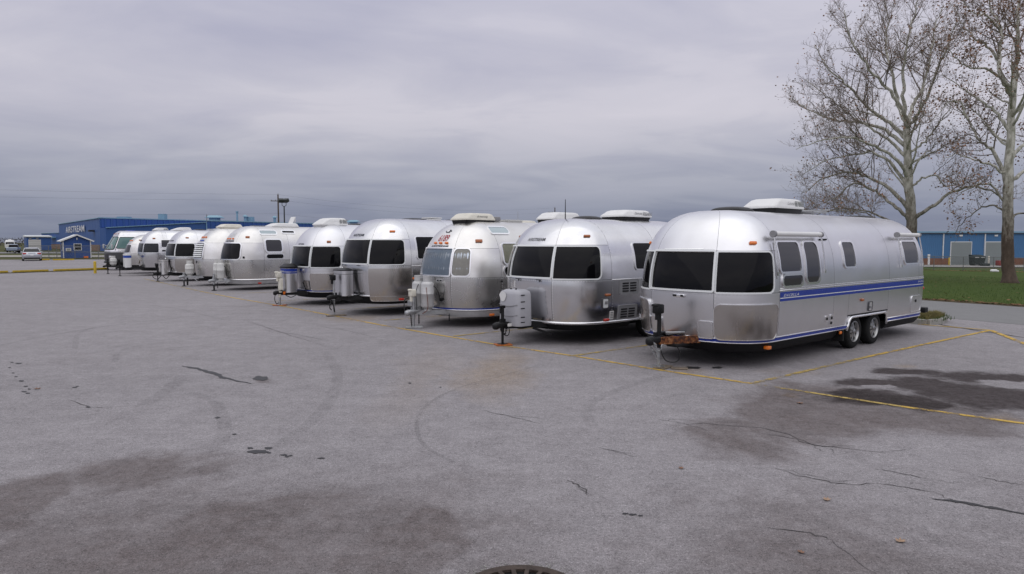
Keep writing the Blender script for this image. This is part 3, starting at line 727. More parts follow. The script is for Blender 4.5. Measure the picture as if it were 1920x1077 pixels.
MB().tube([(-.06,0,.72),(-.12,0,.75),(-.12,0,.62)],.014,6).box((-.06,0,.75),(.09,.07,.05)).build('crank','black_plastic',t)
o=MB().rings([(.37,.08,.48,.30,.10),(.40,.07,.49,.305,.11),(.98,.08,.48,.30,.11),(1.04,.10,.46,.28,.10),(1.075,.16,.42,.20,.08)],seg=5).build('gas_bottle_cover','grey_plastic',t,True,60)
for z0 in (.60,.77):
    MB().tube([(.068 if abs(y)<.2 else .075+.02*((abs(y)-.2)/.1)**2,y,z0-.045*math.sin((y+.3)*5.2)*1.0+ (.03 if z0>.7 else .0)) for y in [.27-.54*k/16 for k in range(17)]],.007,5).build('groove','vent_grey',o,True)
for zz in (.45,.55,.72,.85,.98): MB().box((.2,-.304,zz),(.10,.006,.018)).build('grip_slot','black_plastic',o)
vs=[(.066,.14+.11*math.sin(a)*(1 if math.cos(a)>0 else .8),.94+.10*math.cos(a)) for a in [2*math.pi*k/14 for k in range(14)]]
MB().add(vs,[tuple(range(13,-1,-1))]).build('moulded_badge','white_plastic',o); MB().box((.25,.1,1.08),(.03,.02,.03)).box((.25,-.05,1.085),(.03,.02,.03)).build('wing_nut','black_plastic',o)
MB().box((.068,-.02,.43),(.006,.14,.014)).build('vent_slot','black_plastic',o)
cable(t,[(-.02,-.06,.44),(-.02,-.16,.30),(-.05,-.14,.20),(-.06,-.03,.22),(-.08,.05,.34),(-.03,-.05,.46)],.01); cable(t,[(.1,-.1,.36),(.3,-.14,.31),(.5,-.2,.33)],.012)
chain(t,(-.12,-.06,.36),(-.02,-.09,.40),.16,9,'frame_black')
MB().bar((.38,-.4,.34),(.72,-.55,.2),.05,.05).build('stabiliser','frame_black',t)
MB().box((.02,-.12,.40),(.10,.004,.06)).build('warning_sticker','sticker',t)
T2=((-.14,13.49),41.2); pad(*tw(T2,-.06,-.02),.3,(.32,.26,.02),'rust_plate','flat rust orange steel plate under the black crank jack','steel_plate','plate')

# ---- 3: old one with the red number ------------------------------------------------------------------
t,b=trailer('old mottled silver trailer with red number above curtained front window and grey gas cylinders',(-2.26,16.2),42.2,'alu_old',.48,7.4,2.4,.40,2.53,A0=1.15,Ar=1.15,n=2.3,p=2.7,pa=2.1,zm=1.0)
s1=.60; x=b.sx
shell(t,b,'alu_old',s1,1.18,1.86,[2.6,4.2,5.6],None,cap='alu_pale')
belly(t,b,.15,'tank_grey')
window(t,b,-s1+.03,s1-.03,1.23,1.84,.02,.035,'glass_clear','trim',.04,curtain='curtain_blue')
for q in ((s1+.03,1.05),(-1.05,-s1-.03)): window(t,b,q[0],q[1],1.23,1.84,.09,.03,'glass_clear','trim',.025,curtain='curtain')
letters(t,b,'AIRSTREAM',0.0,1.905,.062,'letter_dark',width=.74,bold=.02); letters(t,b,'6189',.05,2.105,.155,'letter_red',shear=.15,width=.44,bold=.0)
for s in(-.23,0.02,.27): marker(t,b,s,1.985,.10,.055,'amber')
o=MB().frbox(frame_at(b,.05,2.27),(0,0,.006),(.13,.10,.012),.005).build('badge','letter_dark',t); MB().frbox(frame_at(b,.05,2.27),(0,0,.014),(.085,.07,.008),.003).build('badge_face','letter_white',o)
for s in(-.09,.19): MB().frbox(frame_at(b,s,2.27),(0,0,.004),(.02,.03,.004),.001).build('decal','letter_dark',t)
for s in(1.27,-1.27): marker(t,b,s,2.03,.17,.08,'amber_dark')
marker(t,b,1.62,.30,.14,.06,'amber')
stripe(t,b,-x(3.2),x(3.2),.43,.462,'blue_stripe',name='rail_stripe'); rail(t,b,-x(3.2),x(3.2),.42,.012,.004)
MB().frbox(frame_at(b,.28,1.11),(0,0,.012),(.20,.06,.02),.006).build('window_latch','trim',t); MB().frbox(frame_at(b,.28,1.11),(-.05,0,.024),(.05,.03,.01),.003).build('latch_recess','black_plastic',t); MB().frbox(frame_at(b,.28,1.11),(.05,0,.024),(.05,.03,.01),.003).build('latch_recess','black_plastic',t)
MB().frbox(frame_at(b,.32,.66),(0,0,.03),(.08,.07,.05),.01).build('socket','black_plastic',t)
window(t,b,x(1.25),x(2.2),1.50,1.96,.07,.035,'glass_clear','trim',.03,curtain='curtain_tan'); window(t,b,x(1.25),x(2.1),1.24,1.42,.07,.035,'glass_black')
window(t,b,x(1.05),x(1.66),2.22,2.36,.06,.03,'glass_pale'); marker(t,b,x(1.16),1.08,.03,.05,'black_plastic',.03,'latch')
window(t,b,x(3.2),x(4.4),1.45,1.95,.07,.035,'glass_black')
zt=b.zt
ac(t,b.tl+.78,zt-.04,.95,.7,.17,'cream_plastic',pan=.06,grille=None,txt='Armstrong',slope=.15); MB().rbox((b.tl+1.86,-.1,zt+.06),(.18,.34,.12),.03).build('roof_vent','vent_grey',t,True)
hatch(t,b.tl+2.2,zt-.01,.5,.5,.03,'tank_white'); MB().rings([(zt-.04,b.tl+2.75,b.tl+3.35,.2,.1),(zt+.03,b.tl+2.78,b.tl+3.3,.18,.1),(zt+.05,b.tl+2.9,b.tl+3.2,.12,.06)]).build('roof_fairing','cream_plastic',t,True); MB().tube([(b.tl+2.78,0,zt),(b.tl+2.78,0,zt+.28)],.007,6).tube([(b.tl+2.5,-.2,zt+.05),(b.tl+2.95,.1,zt+.06)],.012,6).build('tv_antenna','galvanised',t)
ac(t,b.tl+3.75,zt+.02,1.15,.7,.20,'white_plastic',pan=.08,grille=None,slope=.2)
tongue(t,b,.36,'galvanised',.05,.10,coupler='galvanised'); jack(t,.84,'galvanised','galvanised',.04,zc=.36,head=(.14,.15,.17),headmat='cream_plastic',x=-.06)
tank(t,.20,.16,.40,.155,.80,'tank_grey'); tank(t,.22,-.17,.40,.155,.80,'tank_grey')
MB().tube([(.21,0,.42),(.21,0,1.14)],.012,6).tube([(.15,0,1.16),(.27,0,1.16)],.016,6).box((.21,0,1.06),(.05,.36,.02)).build('tank_clamp','galvanised',t)
cable(t,[(.2,.1,1.04),(.06,.0,.98),(-.0,-.02,.8),(-.01,-.06,.5),(0,-.05,.38)]); cable(t,[(.2,-.14,1.04),(.08,-.33,.9),(.1,-.335,.7),(.12,-.31,.45),(.05,-.2,.34)],.008,'hose_red','hose'); cable(t,[(.25,-.2,1.06),(.36,-.36,.9),(.5,-.3,.62)],.012)
cable(t,[(-.1,.05,.72),(-.22,.12,.66),(-.24,.10,.4),(-.18,.05,.32)],.012)
chain(t,(-.18,-.06,.32),(-.16,-.07,.06),0,11,'frame_black'); chain(t,(.02,-.1,.32),(.02,-.1,.10),0,9,'frame_black'); chain(t,(.62,-.48,.32),(.62,-.48,.16),0,6,'frame_black')
MB().rbox((-.06,.0,.40),(.2,.24,.05),.015).rbox((-.1,.05,.58),(.1,.16,.14),.02).build('motor_mount','galvanised',t)
for yy in(-.3,.1): MB().tube([(b.tl+1.2,yy,.3),(b.tl+1.2,yy,.22)],.03,6).build('drain_pipe','frame_black',t)
axle_set(t,b,[b.tl+3.9,b.tl+4.75],.33)
T3=((-2.26,16.2),42.2); pad(*tw(T3,-.05,0),.2,(.40,.24,.04),'galvanised','thick greyish metal pad under the cream jack of the numbered trailer','jack_pad','pad')

# ---- 4: tall new one --------------------------------------------------------------------------------
t,b=trailer('tall new silver trailer with black glazing, polished corner guards and ribbed steel gas cover',(-4.79,18.89),43.8,'alu_bright',.46,7.2,2.5,.52,2.68,A0=1.15,Ar=1.1,p=3.0,pa=2.25,zm=1.15)
s1=.70; x=b.sx
shell(t,b,'alu_bright',s1,1.37,2.09,[2.7,4.4,5.7],None)
belly(t,b,.2)
three_windows(t,b,s1,1.73,1.41,2.06,proud=.03)
for q in ((s1+.03,b.sc-.02),(-b.sc+.02,-s1-.03)): guard(t,b,q[0],q[1],.42,1.30,.06)
rail(t,b,-x(4),x(4),.545,.026,.012,'trim'); rail(t,b,b.sc,b.sr,1.36,.008,.003,name='belt_moulding')
letters(t,b,'AIRSTREAM',-.02,2.205,.07,'letter_dark',width=.62,bold=.02)
for s in(1.36,-1.36): marker(t,b,s,2.30,.16,.05,'amber')
marker(t,b,x(1.22),1.01,.15,.055,'amber'); MB().frbox(frame_at(b,1.62,.545),(0,-.09,.05),(.15,.06,.03),.012).build('marker_light','red_lens',t,True)
window(t,b,x(1.36),x(2.1),1.55,2.15,.06,.03)
window(t,b,x(3.2),x(4.0),1.55,2.15,.06,.03)
for s in(-.35,.35): MB().frbox(frame_at(b,s,1.37),(0,0,.02),(.10,.02,.03),.006).build('window_latch','black_plastic',t)
zt=b.zt
dome(t,b.tl+1.75,zt-.02,.75,.6,.07); hatch(t,b.tl+2.6,zt-.01,.4,.4,.05); dome(t,b.tl+3.35,zt-.02,.4,.4,.06); MB().bar((b.tl+1.2,-.62,zt-.10),(b.tl+5,-.62,zt-.10),.03,.03).build('awning_rail','trim',t)
tongue(t,b,.50,'frame_black',.06,.13); jack(t,1.06,'galvanised','galvanised',.032,zc=.48,head=(.12,.14,.15),x=-.08)
gas_cover(t,.22,.55,.60,.36,.68,'alu_satin')
cable(t,[(-.12,-.05,.44),(-.14,-.08,.2),(-.10,-.06,.12),(-.12,-.02,.3)],.014); cable(t,[(-.14,.03,.44),(-.2,.03,.25),(-.15,.02,.16)],.014)
MB().box((.2,-.15,.5),(.08,.006,.07)).build('warning_sticker','sticker',t)
axle_set(t,b,[b.tl+3.6,b.tl+4.45],.34)
T4=((-4.79,18.89),43.8); pad(*tw(T4,-.06,-.06),.55,(.52,.20,.03),'weathered_board','long weathered plank under the jack of the tall new trailer','board','board')

# ---- 5: one with the blue banded gas cover ----------------------------------------------------------
t,b=trailer('silver trailer with hexagonal blue banded gas cover, cream jack head and mirror bright corner guards',(-7.32,22.02),42.5,'alu_satin',.53,7.2,2.44,.42,2.60,A0=1.12,Ar=1.1,p=3.0,pa=2.25,zm=1.05)
s1=.68; x=b.sx
shell(t,b,'alu_satin',s1,1.19,1.89,[2.7,4.4,5.7],None)
belly(t,b,.18)
three_windows(t,b,s1,1.68,1.22,1.86,frame='trim_white')
for q in ((s1+.02,b.sc-.06),(-b.sc+.06,-s1-.02)): guard(t,b,q[0],q[1],.50,1.02,.05)
stripe(t,b,-x(4),x(4),.445,.485,'blue_stripe',name='rail_stripe'); rail(t,b,-x(4),x(4),.43,.012,.004); rail(t,b,-x(4),x(4),.495,.010,.004)
letters(t,b,'AIRSTREAM',-.05,1.95,.055,'letter_grey',width=.42,bold=.02)
for s in(1.27,-1.27): marker(t,b,s,2.02,.13,.07,'amber_dark')
MB().frbox(frame_at(b,.3,1.12),(0,0,.02),(.2,.08,.04),.015).build('window_latch','chrome',t,True)
for q in((-.62,-.38),(.38,.62)): plate(t,b,q[0],q[1],.5,.78,'steel_guard','access_hatch',.02,.012,'seam')
window(t,b,x(1.3),x(2.1),1.45,1.98,.07,.035,'glass_grey'); marker(t,b,x(1.6),2.30,.10,.05,'amber')
zt=b.zt
ac(t,b.tl+.70,zt-.06,.98,.72,.24,pan=.03,pan_mat='white_plastic',slope=.3,grille='grille_grey'); dome(t,b.tl+1.75,zt-.02,.6,.6,.08); MB().lathe([(.09,0),(.1,.05),(.06,.12),(.02,.13)],12,Matrix.Translation((b.tl+2.5,-.1,zt-.02))).build('roof_vent','galvanised',t,True)
tongue(t,b,.40,'frame_black',.06,.14); jack(t,1.0,'cream_plastic','galvanised',.045,zc=.38,head=(.2,.16,.18),headmat='cream_plastic',x=-.08)
MB().rbox((-.08,-.12,.68),(.1,.1,.36),.02).build('motor_housing','cream_plastic',t)
gas_cover(t,.24,.42,.58,.38,.76,'alu_satin',stripe_=((.66,.75),(.60,.635)),txt='EXCELLA',lidh=.15)
cable(t,[(-.2,.03,.42),(-.24,.02,.2),(-.18,.0,.06),(-.1,.02,.1)],.012); cable(t,[(.05,-.1,.34),(.2,-.2,.26),(.38,-.25,.34)],.012); MB().bar((.5,-.42,.75),(.62,-.5,.35),.02,.03).build('brace','frame_black',t)
MB().box((.02,-.11,.40),(.07,.006,.09)).build('warning_sticker','amber',t)
axle_set(t,b,[b.tl+3.6,b.tl+4.45],.33)
T5=((-7.32,22.02),42.5); pad(*tw(T5,-.08,0),.1,(.42,.22,.02),'rust_plate','small dark rusty plate under the cream jack beside the blue banded gas cover','steel_plate','plate')

# ---- 6: old one with single wrap window --------------------------------------------------------------
t,b=trailer('old pale silver trailer with one wide dark front window, roof lights and white gas cylinders',(-12.35,28.82),46.,'alu_old',.38,7.4,2.4,.42,2.70,A0=1.2,Ar=1.15,n=2.25,p=2.8,pa=2.1,zm=1.1)
s1=.62; x=b.sx
shell(t,b,'alu_old',s1,1.27,1.98,[2.35,3.8,5.4],None,cap='alu_pale',rivets=False)
belly(t,b,.16,'tank_grey')
window(t,b,-.92,.92,1.31,1.95,.13,.045,'glass_black','trim',.03)
letters(t,b,'AIRSTREAM',.08,2.06,.075,'letter_dark',width=.72,bold=.02)
for s in(-.22,.05,.32): marker(t,b,s,2.155,.11,.07,'amber')
letters(t,b,'2670',.08,2.32,.17,'letter_pale',width=.45,bold=.01)
for s in(1.15,-1.15): marker(t,b,s,2.22,.17,.09,'amber_dark')
marker(t,b,1.7,.30,.14,.06,'red_lens'); marker(t,b,1.08,1.38,.08,.09,'black_plastic',.05,'porch_light')
rail(t,b,-x(4),x(4),.45,.035,.004,'trim'); 
window(t,b,x(1.30),x(2.0),1.62,2.10,.09,.06,'glass_grey','trim',.03); window(t,b,x(1.30),x(2.05),1.33,1.50,.08,.03,'glass_black','trim')
window(t,b,x(1.15),x(1.90),2.36,2.49,.06,.045,'glass_pale'); window(t,b,x(2.2),x(2.75),2.41,2.49,.03,.04,'glass_black')
zt=b.zt
ac(t,b.tl+2.0,zt-.05,1.3,.72,.17,pan=.04,pan_mat='white_plastic',slope=.3,grille=None)
M=Matrix.Rotation(R(-62),3,'Y'); MB().box(Vector((b.tl+3.1,-.05,zt+.28)),(.36,.40,.03),M).bar((b.tl+3.2,-.05,zt),(b.tl+3.28,-.05,zt+.34),.03,.03).build('roof_lid','white_plastic',t)
hatch(t,b.tl+1.3,zt-.03,.42,.42,.02,'galvanised')
tongue(t,b,.40,'galvanised',.05,.10,coupler='galvanised'); jack(t,.70,'galvanised','frame_black',.045,zc=.38,x=-.06)
tank(t,.16,.17,.42,.155,.84); tank(t,.17,-.16,.42,.155,.84)
MB().tube([(.16,0,.42),(.16,0,1.2)],.012,6).box((.16,0,1.08),(.05,.34,.02)).build('tank_clamp','galvanised',t); marker(t,b,-.7,1.16,.1,.1,'amber',.05,'clearance_light')
cable(t,[(.2,-.14,1.1),(.3,-.34,.95),(.34,-.3,.6)],.012); chain(t,(.05,-.1,.34),(.05,-.1,.1),0,8,'frame_black'); MB().bar((.3,-.3,.3),(.45,-.42,.42),.03,.03).build('step_bracket','galvanised',t)
axle_set(t,b,[b.tl+4.0,b.tl+4.85],.33)

# ---- 7: the one with the louvred shield --------------------------------------------------------------
t,b=trailer('old silver trailer with louvred metal shield over front window and squat white gas cylinder',(-14.96,31.71),44.,'alu_pale',.50,7.2,2.4,.45,2.70,A0=1.25,Ar=1.15,n=2.15,p=2.6,pa=2.0,zm=1.1)
s1=.55
shell(t,b,'alu_pale',s1,1.24,1.98,[2.6,4.2,5.6],None,rivets=False,split_front=False)
belly(t,b,.16)
o=window(t,b,-.52,.52,1.28,1.94,.03,.045,'glass_grey','trim',.05)
for k in range(7):
    z=1.32+k*.088
    MB().add([b.P(s,z+dz,of) for dz,of in ((0,.075),(.058,.045)) for s in [-.5+.1*i for i in range(11)]],[(i,i+1,11+i+1,11+i) for i in range(10)]).build('louvre_slat','trim_white',o,True)
for s in(-.22,.04,.30): marker(t,b,s,2.24,.10,.09,'amber')
stripe(t,b,-.2,.3,2.06,2.12,'blue_bright',name='name_plate',off=.006)
MB().frbox(frame_at(b,.06,1.10),(0,0,.012),(.05,.12,.02),.006).build('window_latch','black_plastic',t)
zt=b.zt
ac(t,b.tl+1.05,zt-.04,1.05,.7,.17,'cream_plastic',pan=.04,pan_mat='cream_plastic',grille=None,slope=.22); dome(t,b.tl+.75,zt-.10,.5,.5,.06,'galvanised')
tongue(t,b,.42,'galvanised',.05,.10,coupler='galvanised'); jack(t,.62,'galvanised','frame_black',.045,zc=.4,x=-.06)
tank(t,.2,0,.46,.19,.68); MB().bar((.36,-.42,.78),(.5,-.42,.78),.03,.03).bar((.43,-.42,.78),(.43,-.42,.45),.03,.03).bar((.2,-.3,.45),(.42,-.42,.2),.03,.03).build('step_bracket','galvanised',t)
MB().tube([(.05,-.12,.05),(.05,-.12,.4)],.04,8).build('support_post','frame_black',t)
axle_set(t,b,[b.tl+4.2],.35)

# ---- 8 -----------------------------------------------------------------------------------------------
t,b=trailer('silver trailer with plain steel gas cover and black hoses hanging below its dark tongue',(-18.18,35.71),43.5,'alu_bright',.43,7.2,2.5,.46,2.66,A0=1.15,Ar=1.1,p=3.0,pa=2.25,zm=1.05)
s1=.72; x=b.sx
shell(t,b,'alu_bright',s1,1.25,1.96,[2.7,4.4,5.7],None,rivets=False)
belly(t,b,.18)
three_windows(t,b,s1,1.74,1.29,1.93,proud=.03)
for q in ((s1+.03,b.sc-.02),(-b.sc+.02,-s1-.03)): guard(t,b,q[0],q[1],.5,1.18,.06)
letters(t,b,'AIRSTREAM',0,2.09,.075,'letter_dark',width=.60,bold=.02); rail(t,b,-x(4),x(4),.48,.03,.01,'trim')
for s in(1.3,-1.3): marker(t,b,s,2.24,.16,.06,'amber_dark')
zt=b.zt
dome(t,b.tl+1.35,zt-.02,.6,.6,.08); hatch(t,b.tl+2.1,zt-.02,.45,.4,.05); dome(t,b.tl+2.8,zt-.02,.8,.6,.10,'weathered_board')
tongue(t,b,.40,'frame_black',.06,.13); jack(t,.86,'frame_black','frame_black',.035,zc=.4,head=(.13,.15,.16),x=-.08)
gas_cover(t,.22,.36,.60,.36,.76,'alu_pale',lidh=.03)
cable(t,[(-.25,.05,.40),(-.3,.0,.22),(-.1,-.05,.12),(.05,-.1,.3)],.018); cable(t,[(.1,-.1,.36),(.25,-.2,.14),(.42,-.3,.34)],.018); MB().bar((.5,-.42,.75),(.3,-.5,.3),.02,.03).build('brace','frame_black',t)
axle_set(t,b,[b.tl+3.6,b.tl+4.45],.33)

# ---- 9 -----------------------------------------------------------------------------------------------
t,b=trailer('silver trailer with curtained front windows and white gas cover banded bright blue',(-23.42,41.38),41.2,'alu_bright',1.05,7.2,2.4,.50,2.75,A0=1.12,Ar=1.1,n=2.4,p=2.9,pa=2.2,zm=1.15)
s1=.62; x=b.sx
shell(t,b,'alu_bright',s1,1.35,1.97,[1.35,2.9,4.4,5.7],(3.3,5.0,.74),rivets=False)
belly(t,b,.2,wheels=(3.3,5.0,.74))
three_windows(t,b,s1,1.58,1.40,1.94,frame='trim',glass='glass_smoke',curtain='curtain_dark',proud=.03)
window(t,b,x(.98),x(1.75),1.72,2.14,.05,.04,'glass_grey'); window(t,b,x(1.0),x(1.75),1.45,1.56,.03,.02,'glass_grey')
for s in(1.25,-1.25): marker(t,b,s,2.24,.16,.08,'amber_dark')
marker(t,b,x(1.1),.44,.2,.05,'amber'); MB().frbox(frame_at(b,-.1,2.12),(0,0,.006),(.28,.09,.01),.004).build('name_plate','letter_dark',t)
zt=b.zt
ac(t,b.tl+1.9,zt-.03,1.1,.72,.21,pan=.02,slope=.5,grille=None); dome(t,b.tl+1.35,zt-.02,.45,.5,.05); hatch(t,b.tl+.85,zt-.05,.4,.4,.04)
tongue(t,b,.48,'frame_black',.06,.13,coup=-.1); jack(t,.95,'frame_black','frame_black',.035,zc=.46,head=(.12,.14,.15),x=-.0)
gas_cover(t,.42,.50,.56,.38,.78,'white_plastic',lid='white_plastic',stripe_=((.58,.72),),lidh=.05)
axle_set(t,b,[b.tl+3.75,b.tl+4.55],.33)

# ---- 10: sliver behind -------------------------------------------------------------------------------
t,b=trailer('small polished round nosed silver trailer standing beside the motorhome, squat white gas cylinder on tongue',(-25.75,44.15),41.,'alu_old',1.0,6.2,2.3,.55,2.52,A0=1.25,Ar=1.15,n=2.0,p=2.4,pa=2.0,zm=1.15)
x=b.sx
shell(t,b,'alu_old',.55,1.3,1.9,[2.6,4.0],None,rivets=False,split_front=False)
belly(t,b,.15)
window(t,b,-.6,.6,1.36,1.84,.1,.04,'glass_grey')
for s in(-.15,.1,.35): marker(t,b,s,2.12,.09,.08,'amber')
for s in(1.1,-1.1): marker(t,b,s,2.15,.12,.07,'amber_dark')
tongue(t,b,.48,'frame_black',coup=-.15); jack(t,.95,'frame_black','frame_black',.04,zc=.46); tank(t,.32,0,.5,.2,.62)
axle_set(t,b,[b.tl+3.6],.34)

# ---- motorhome ---------------------------------------------------------------------------------------
t,b=trailer('silver motorhome with large raked green tinted windscreen and dark grey nose',(-29.45,50.3),41.,'alu_bright',0,8.2,2.4,.55,2.85,'motorhome','motorhome',A0=1.0,Ar=1.0,n=3.4,p=3.2,pa=2.4,zm=1.2,prof=[(.5,.93),(.9,1.0),(1.35,1.0),(1.5,.95),(2.42,.42),(2.56,.36),(2.68,.26),(2.78,.13),(2.85,0)])
x=b.sx
shell(t,b,'alu_bright',.9,1.35,2.5,[2.4,4.2,5.8],None,rivets=False,split_front=False)
belly(t,b,.22)
window(t,b,-1.12,-.02,1.52,2.38,.06,.04,'glass_green','black_plastic',.02); window(t,b,.02,1.12,1.52,2.38,.06,.04,'glass_green','black_plastic',.02)
window(t,b,1.30,b.sc+.75,1.58,2.36,.10,.03,'glass_green','black_plastic',.02)
plate(t,b,-b.sc+.2,b.sc-.1,.62,1.28,'gutter_grey','nose_panel',.04,.012)
m=MB()
for i in range(6): m.tube([b.P(-.7+.07*k,.76+.075*i,.03) for k in range(21)],.014,5)
m.build('grille','black_plastic',t)
for s in(-.95,.95): o=MB().frbox(frame_at(b,s,.95),(0,0,.02),(.28,.2,.04),.015).build('headlight','chrome',t,True)
rail(t,b,-b.sc-.3,b.sc+.3,.58,.07,.05,'frame_black',name='bumper')
for s in(-.3,.25,.95,-.95): marker(t,b,s,2.62,.12,.06,'amber_dark')
for sg in(1,-1):
    MB().bar((.3,sg*1.12,1.75),(.15,sg*1.38,1.85),.03,.03).rbox((.13,sg*1.40,1.72),(.07,.2,.32),.03).build('mirror','tank_grey',t,True)
MB().bar(b.P(-.2,1.5,.03),b.P(-.55,1.9,.03),.012,.012).bar(b.P(.5,1.5,.03),b.P(.15,1.9,.03),.012,.012).build('wiper','black_plastic',t)
dome(t,b.tl+1.3,2.83,.7,.5,.08,'blue_stripe'); ac(t,b.tl+3.2,2.82,1.0,.7,.2)
for xx in(1.3,5.4,): 
    for sg in(1,-1): wheel(t,xx,sg*1.0,.38,.24,-sg and (-1 if sg<0 else 1))
# ================================================================ ground
def sstep(a,b_,v):
    t=min(1,max(0,(v-a)/(b_-a))); return t*t*(3-2*t)
LE0=Vector(G(1745,564)); LE1=Vector(G(1920,576)); LD=(LE0-LE1).normalized()      # edge of the lawn
LN=Vector((-LD.y,LD.x)); 
if LN.x<0: LN=-LN
def lawn_d(x,y): return (Vector((x,y))-LE1).dot(LN)
def dip(x,y):
    """the lawn and the yard behind it fall gently away from the car park"""
    if y<=1: return 0.
    return -1.2*sstep(0,78,lawn_d(x,y))*sstep(.12,.45,x/y)
def asphalt():
    m,nt,n,l,b=nodes('asphalt')
    geo=n.new('ShaderNodeTexCoord').outputs['Object']
    def noi(sc,det=4,rg=.6,vec=None):
        t=n.new('ShaderNodeTexNoise'); t.inputs['Scale'].default_value=sc; t.inputs['Detail'].default_value=det; t.inputs['Roughness'].default_value=rg
        l.new(vec or geo,t.inputs['Vector']); return t
    def M(op,a,b_=None,c=None,cl=False):
        o=n.new('ShaderNodeMath'); o.operation=op; o.use_clamp=cl
        for i,v in enumerate((a,b_,c)):
            if v is None: continue
            if isinstance(v,(int,float)): o.inputs[i].default_value=v
            else: l.new(v,o.inputs[i])
        return o.outputs[0]
    def V(op,a,b_):
        o=n.new('ShaderNodeVectorMath'); o.operation=op
        for i,v in enumerate((a,b_)):
            if isinstance(v,tuple): o.inputs[i].default_value=v
            else: l.new(v,o.inputs[i])
        return o
    def warp(sc,amp,src):
        t=noi(sc,3,.55,src); d=V('SUBTRACT',t.outputs['Color'],(.5,.5,.5)); e=V('MULTIPLY',d.outputs[0],(amp,amp,0)); return V('ADD',src,e.outputs[0]).outputs[0]
    wp=warp(.7,1.3,geo); wp=warp(5,.30,wp)
    ws=warp(.45,2.6,geo); ws=warp(3,.6,ws)
    def blob(box,src,k0=1.35):
        x0,x1,y0,y1=box; mx=(x0+x1)/2; c=G(mx,(y0+y1)/2); rx=(x1-x0)/2*c[1]/FPX; ry=abs(G(mx,y0)[1]-G(mx,y1)[1])/2
        d=V('SUBTRACT',src,(c[0],c[1],0)); e=V('MULTIPLY',d.outputs[0],(1/max(rx,.02),1/max(ry,.02),0))
        ln=n.new('ShaderNodeVectorMath'); ln.operation='LENGTH'; l.new(e.outputs[0],ln.inputs[0])
        return M('SUBTRACT',k0,ln.outputs['Value'],cl=True) if k0<1.5 else M('MULTIPLY',M('SUBTRACT',k0,ln.outputs['Value'],cl=False),1/k0,cl=True)
    def union(boxes,src,k0=1.35):
        o=None
        for q in boxes:
            w=1.
            if len(q)==5: w=q[4]; q=q[:4]
            k=blob(q,src,k0)
            if w!=1: k=M('MULTIPLY',k,w)
            o=k if o is None else M('MAXIMUM',o,k)
        return o
    # wet/oily patch with a definite edge
    sharp=union([(1650,1780,690,708),(1720,2010,696,728),(1650,1830,708,750),(1730,2030,722,774),(1540,1710,708,730),(1540,1720,732,760),(1640,1790,740,770)],wp)
    sh=n.new('ShaderNodeMapRange'); sh.inputs['From Min'].default_value=.12; sh.inputs['From Max'].default_value=.72; sh.interpolation_type='SMOOTHSTEP'; l.new(M('MULTIPLY_ADD',M('SUBTRACT',noi(4.5,6,.7).outputs['Fac'],.5),.55,sharp),sh.inputs[0])
    light=union([(1830,1990,713,733),(1600,1690,724,731)],wp)
    li=n.new('ShaderNodeMapRange'); li.inputs['From Min'].default_value=.4; li.inputs['From Max'].default_value=.55; l.new(light,li.inputs[0])
    sharp_f=M('MULTIPLY',sh.outputs[0],M('SUBTRACT',1,li.outputs[0]))
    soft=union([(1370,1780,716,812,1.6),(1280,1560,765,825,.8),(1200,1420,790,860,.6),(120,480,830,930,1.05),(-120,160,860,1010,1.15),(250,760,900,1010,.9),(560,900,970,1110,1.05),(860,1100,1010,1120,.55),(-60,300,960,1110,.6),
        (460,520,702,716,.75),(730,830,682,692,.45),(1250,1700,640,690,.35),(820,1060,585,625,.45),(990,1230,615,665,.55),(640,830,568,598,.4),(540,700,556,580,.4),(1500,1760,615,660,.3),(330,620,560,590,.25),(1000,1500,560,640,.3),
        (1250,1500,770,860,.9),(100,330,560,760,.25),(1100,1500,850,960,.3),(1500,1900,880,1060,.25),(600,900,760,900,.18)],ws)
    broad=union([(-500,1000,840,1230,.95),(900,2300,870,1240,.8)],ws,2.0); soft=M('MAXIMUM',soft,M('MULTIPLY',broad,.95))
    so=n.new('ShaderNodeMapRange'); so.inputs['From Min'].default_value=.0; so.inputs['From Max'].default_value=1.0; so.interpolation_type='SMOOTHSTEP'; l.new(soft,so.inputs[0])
    rust=union([(860,1010,655,735,1.),(930,985,642,656,1.),(1230,1320,685,705,.8),(1860,1960,776,796,1.),(1480,1520,735,742,.8),(1430,1560,690,700,.4),(620,700,592,604,.8),(740,850,640,760,.35),(790,960,580,600,.6),(1670,1720,682,690,.9)],wp)
    # base
    fine=noi(110,3,.75); grit=noi(38,4,.75); clod=noi(11,5,.7); mid=noi(2.6,6,.62); large=noi(.16,5,.55)
    tone=M('MULTIPLY_ADD',M('SUBTRACT',large.outputs['Fac'],.5),.40,1.)
    tone=M('MULTIPLY_ADD',M('SUBTRACT',mid.outputs['Fac'],.5),.48,tone)
    tone=M('MULTIPLY_ADD',M('SUBTRACT',grit.outputs['Fac'],.5),1.6,tone); tone=M('MULTIPLY_ADD',M('SUBTRACT',clod.outputs['Fac'],.5),.8,tone)
    tone=M('MULTIPLY_ADD',M('SUBTRACT',fine.outputs['Fac'],.5),2.6,tone)
    mp=n.new('ShaderNodeMapping'); mp.inputs['Rotation'].default_value=(0,0,R(-50)); mp.inputs['Scale'].default_value=(.12,2.2,1); l.new(geo,mp.inputs[0])
    streak=noi(1.,5,.6,mp.outputs[0]); tone=M('MULTIPLY_ADD',M('SUBTRACT',streak.outputs['Fac'],.5),.16,tone)
    vor=n.new('ShaderNodeTexVoronoi'); vor.inputs['Scale'].default_value=80; l.new(geo,vor.inputs['Vector'])
    chip=n.new('ShaderNodeSeparateColor'); l.new(vor.outputs['Color'],chip.inputs[0])
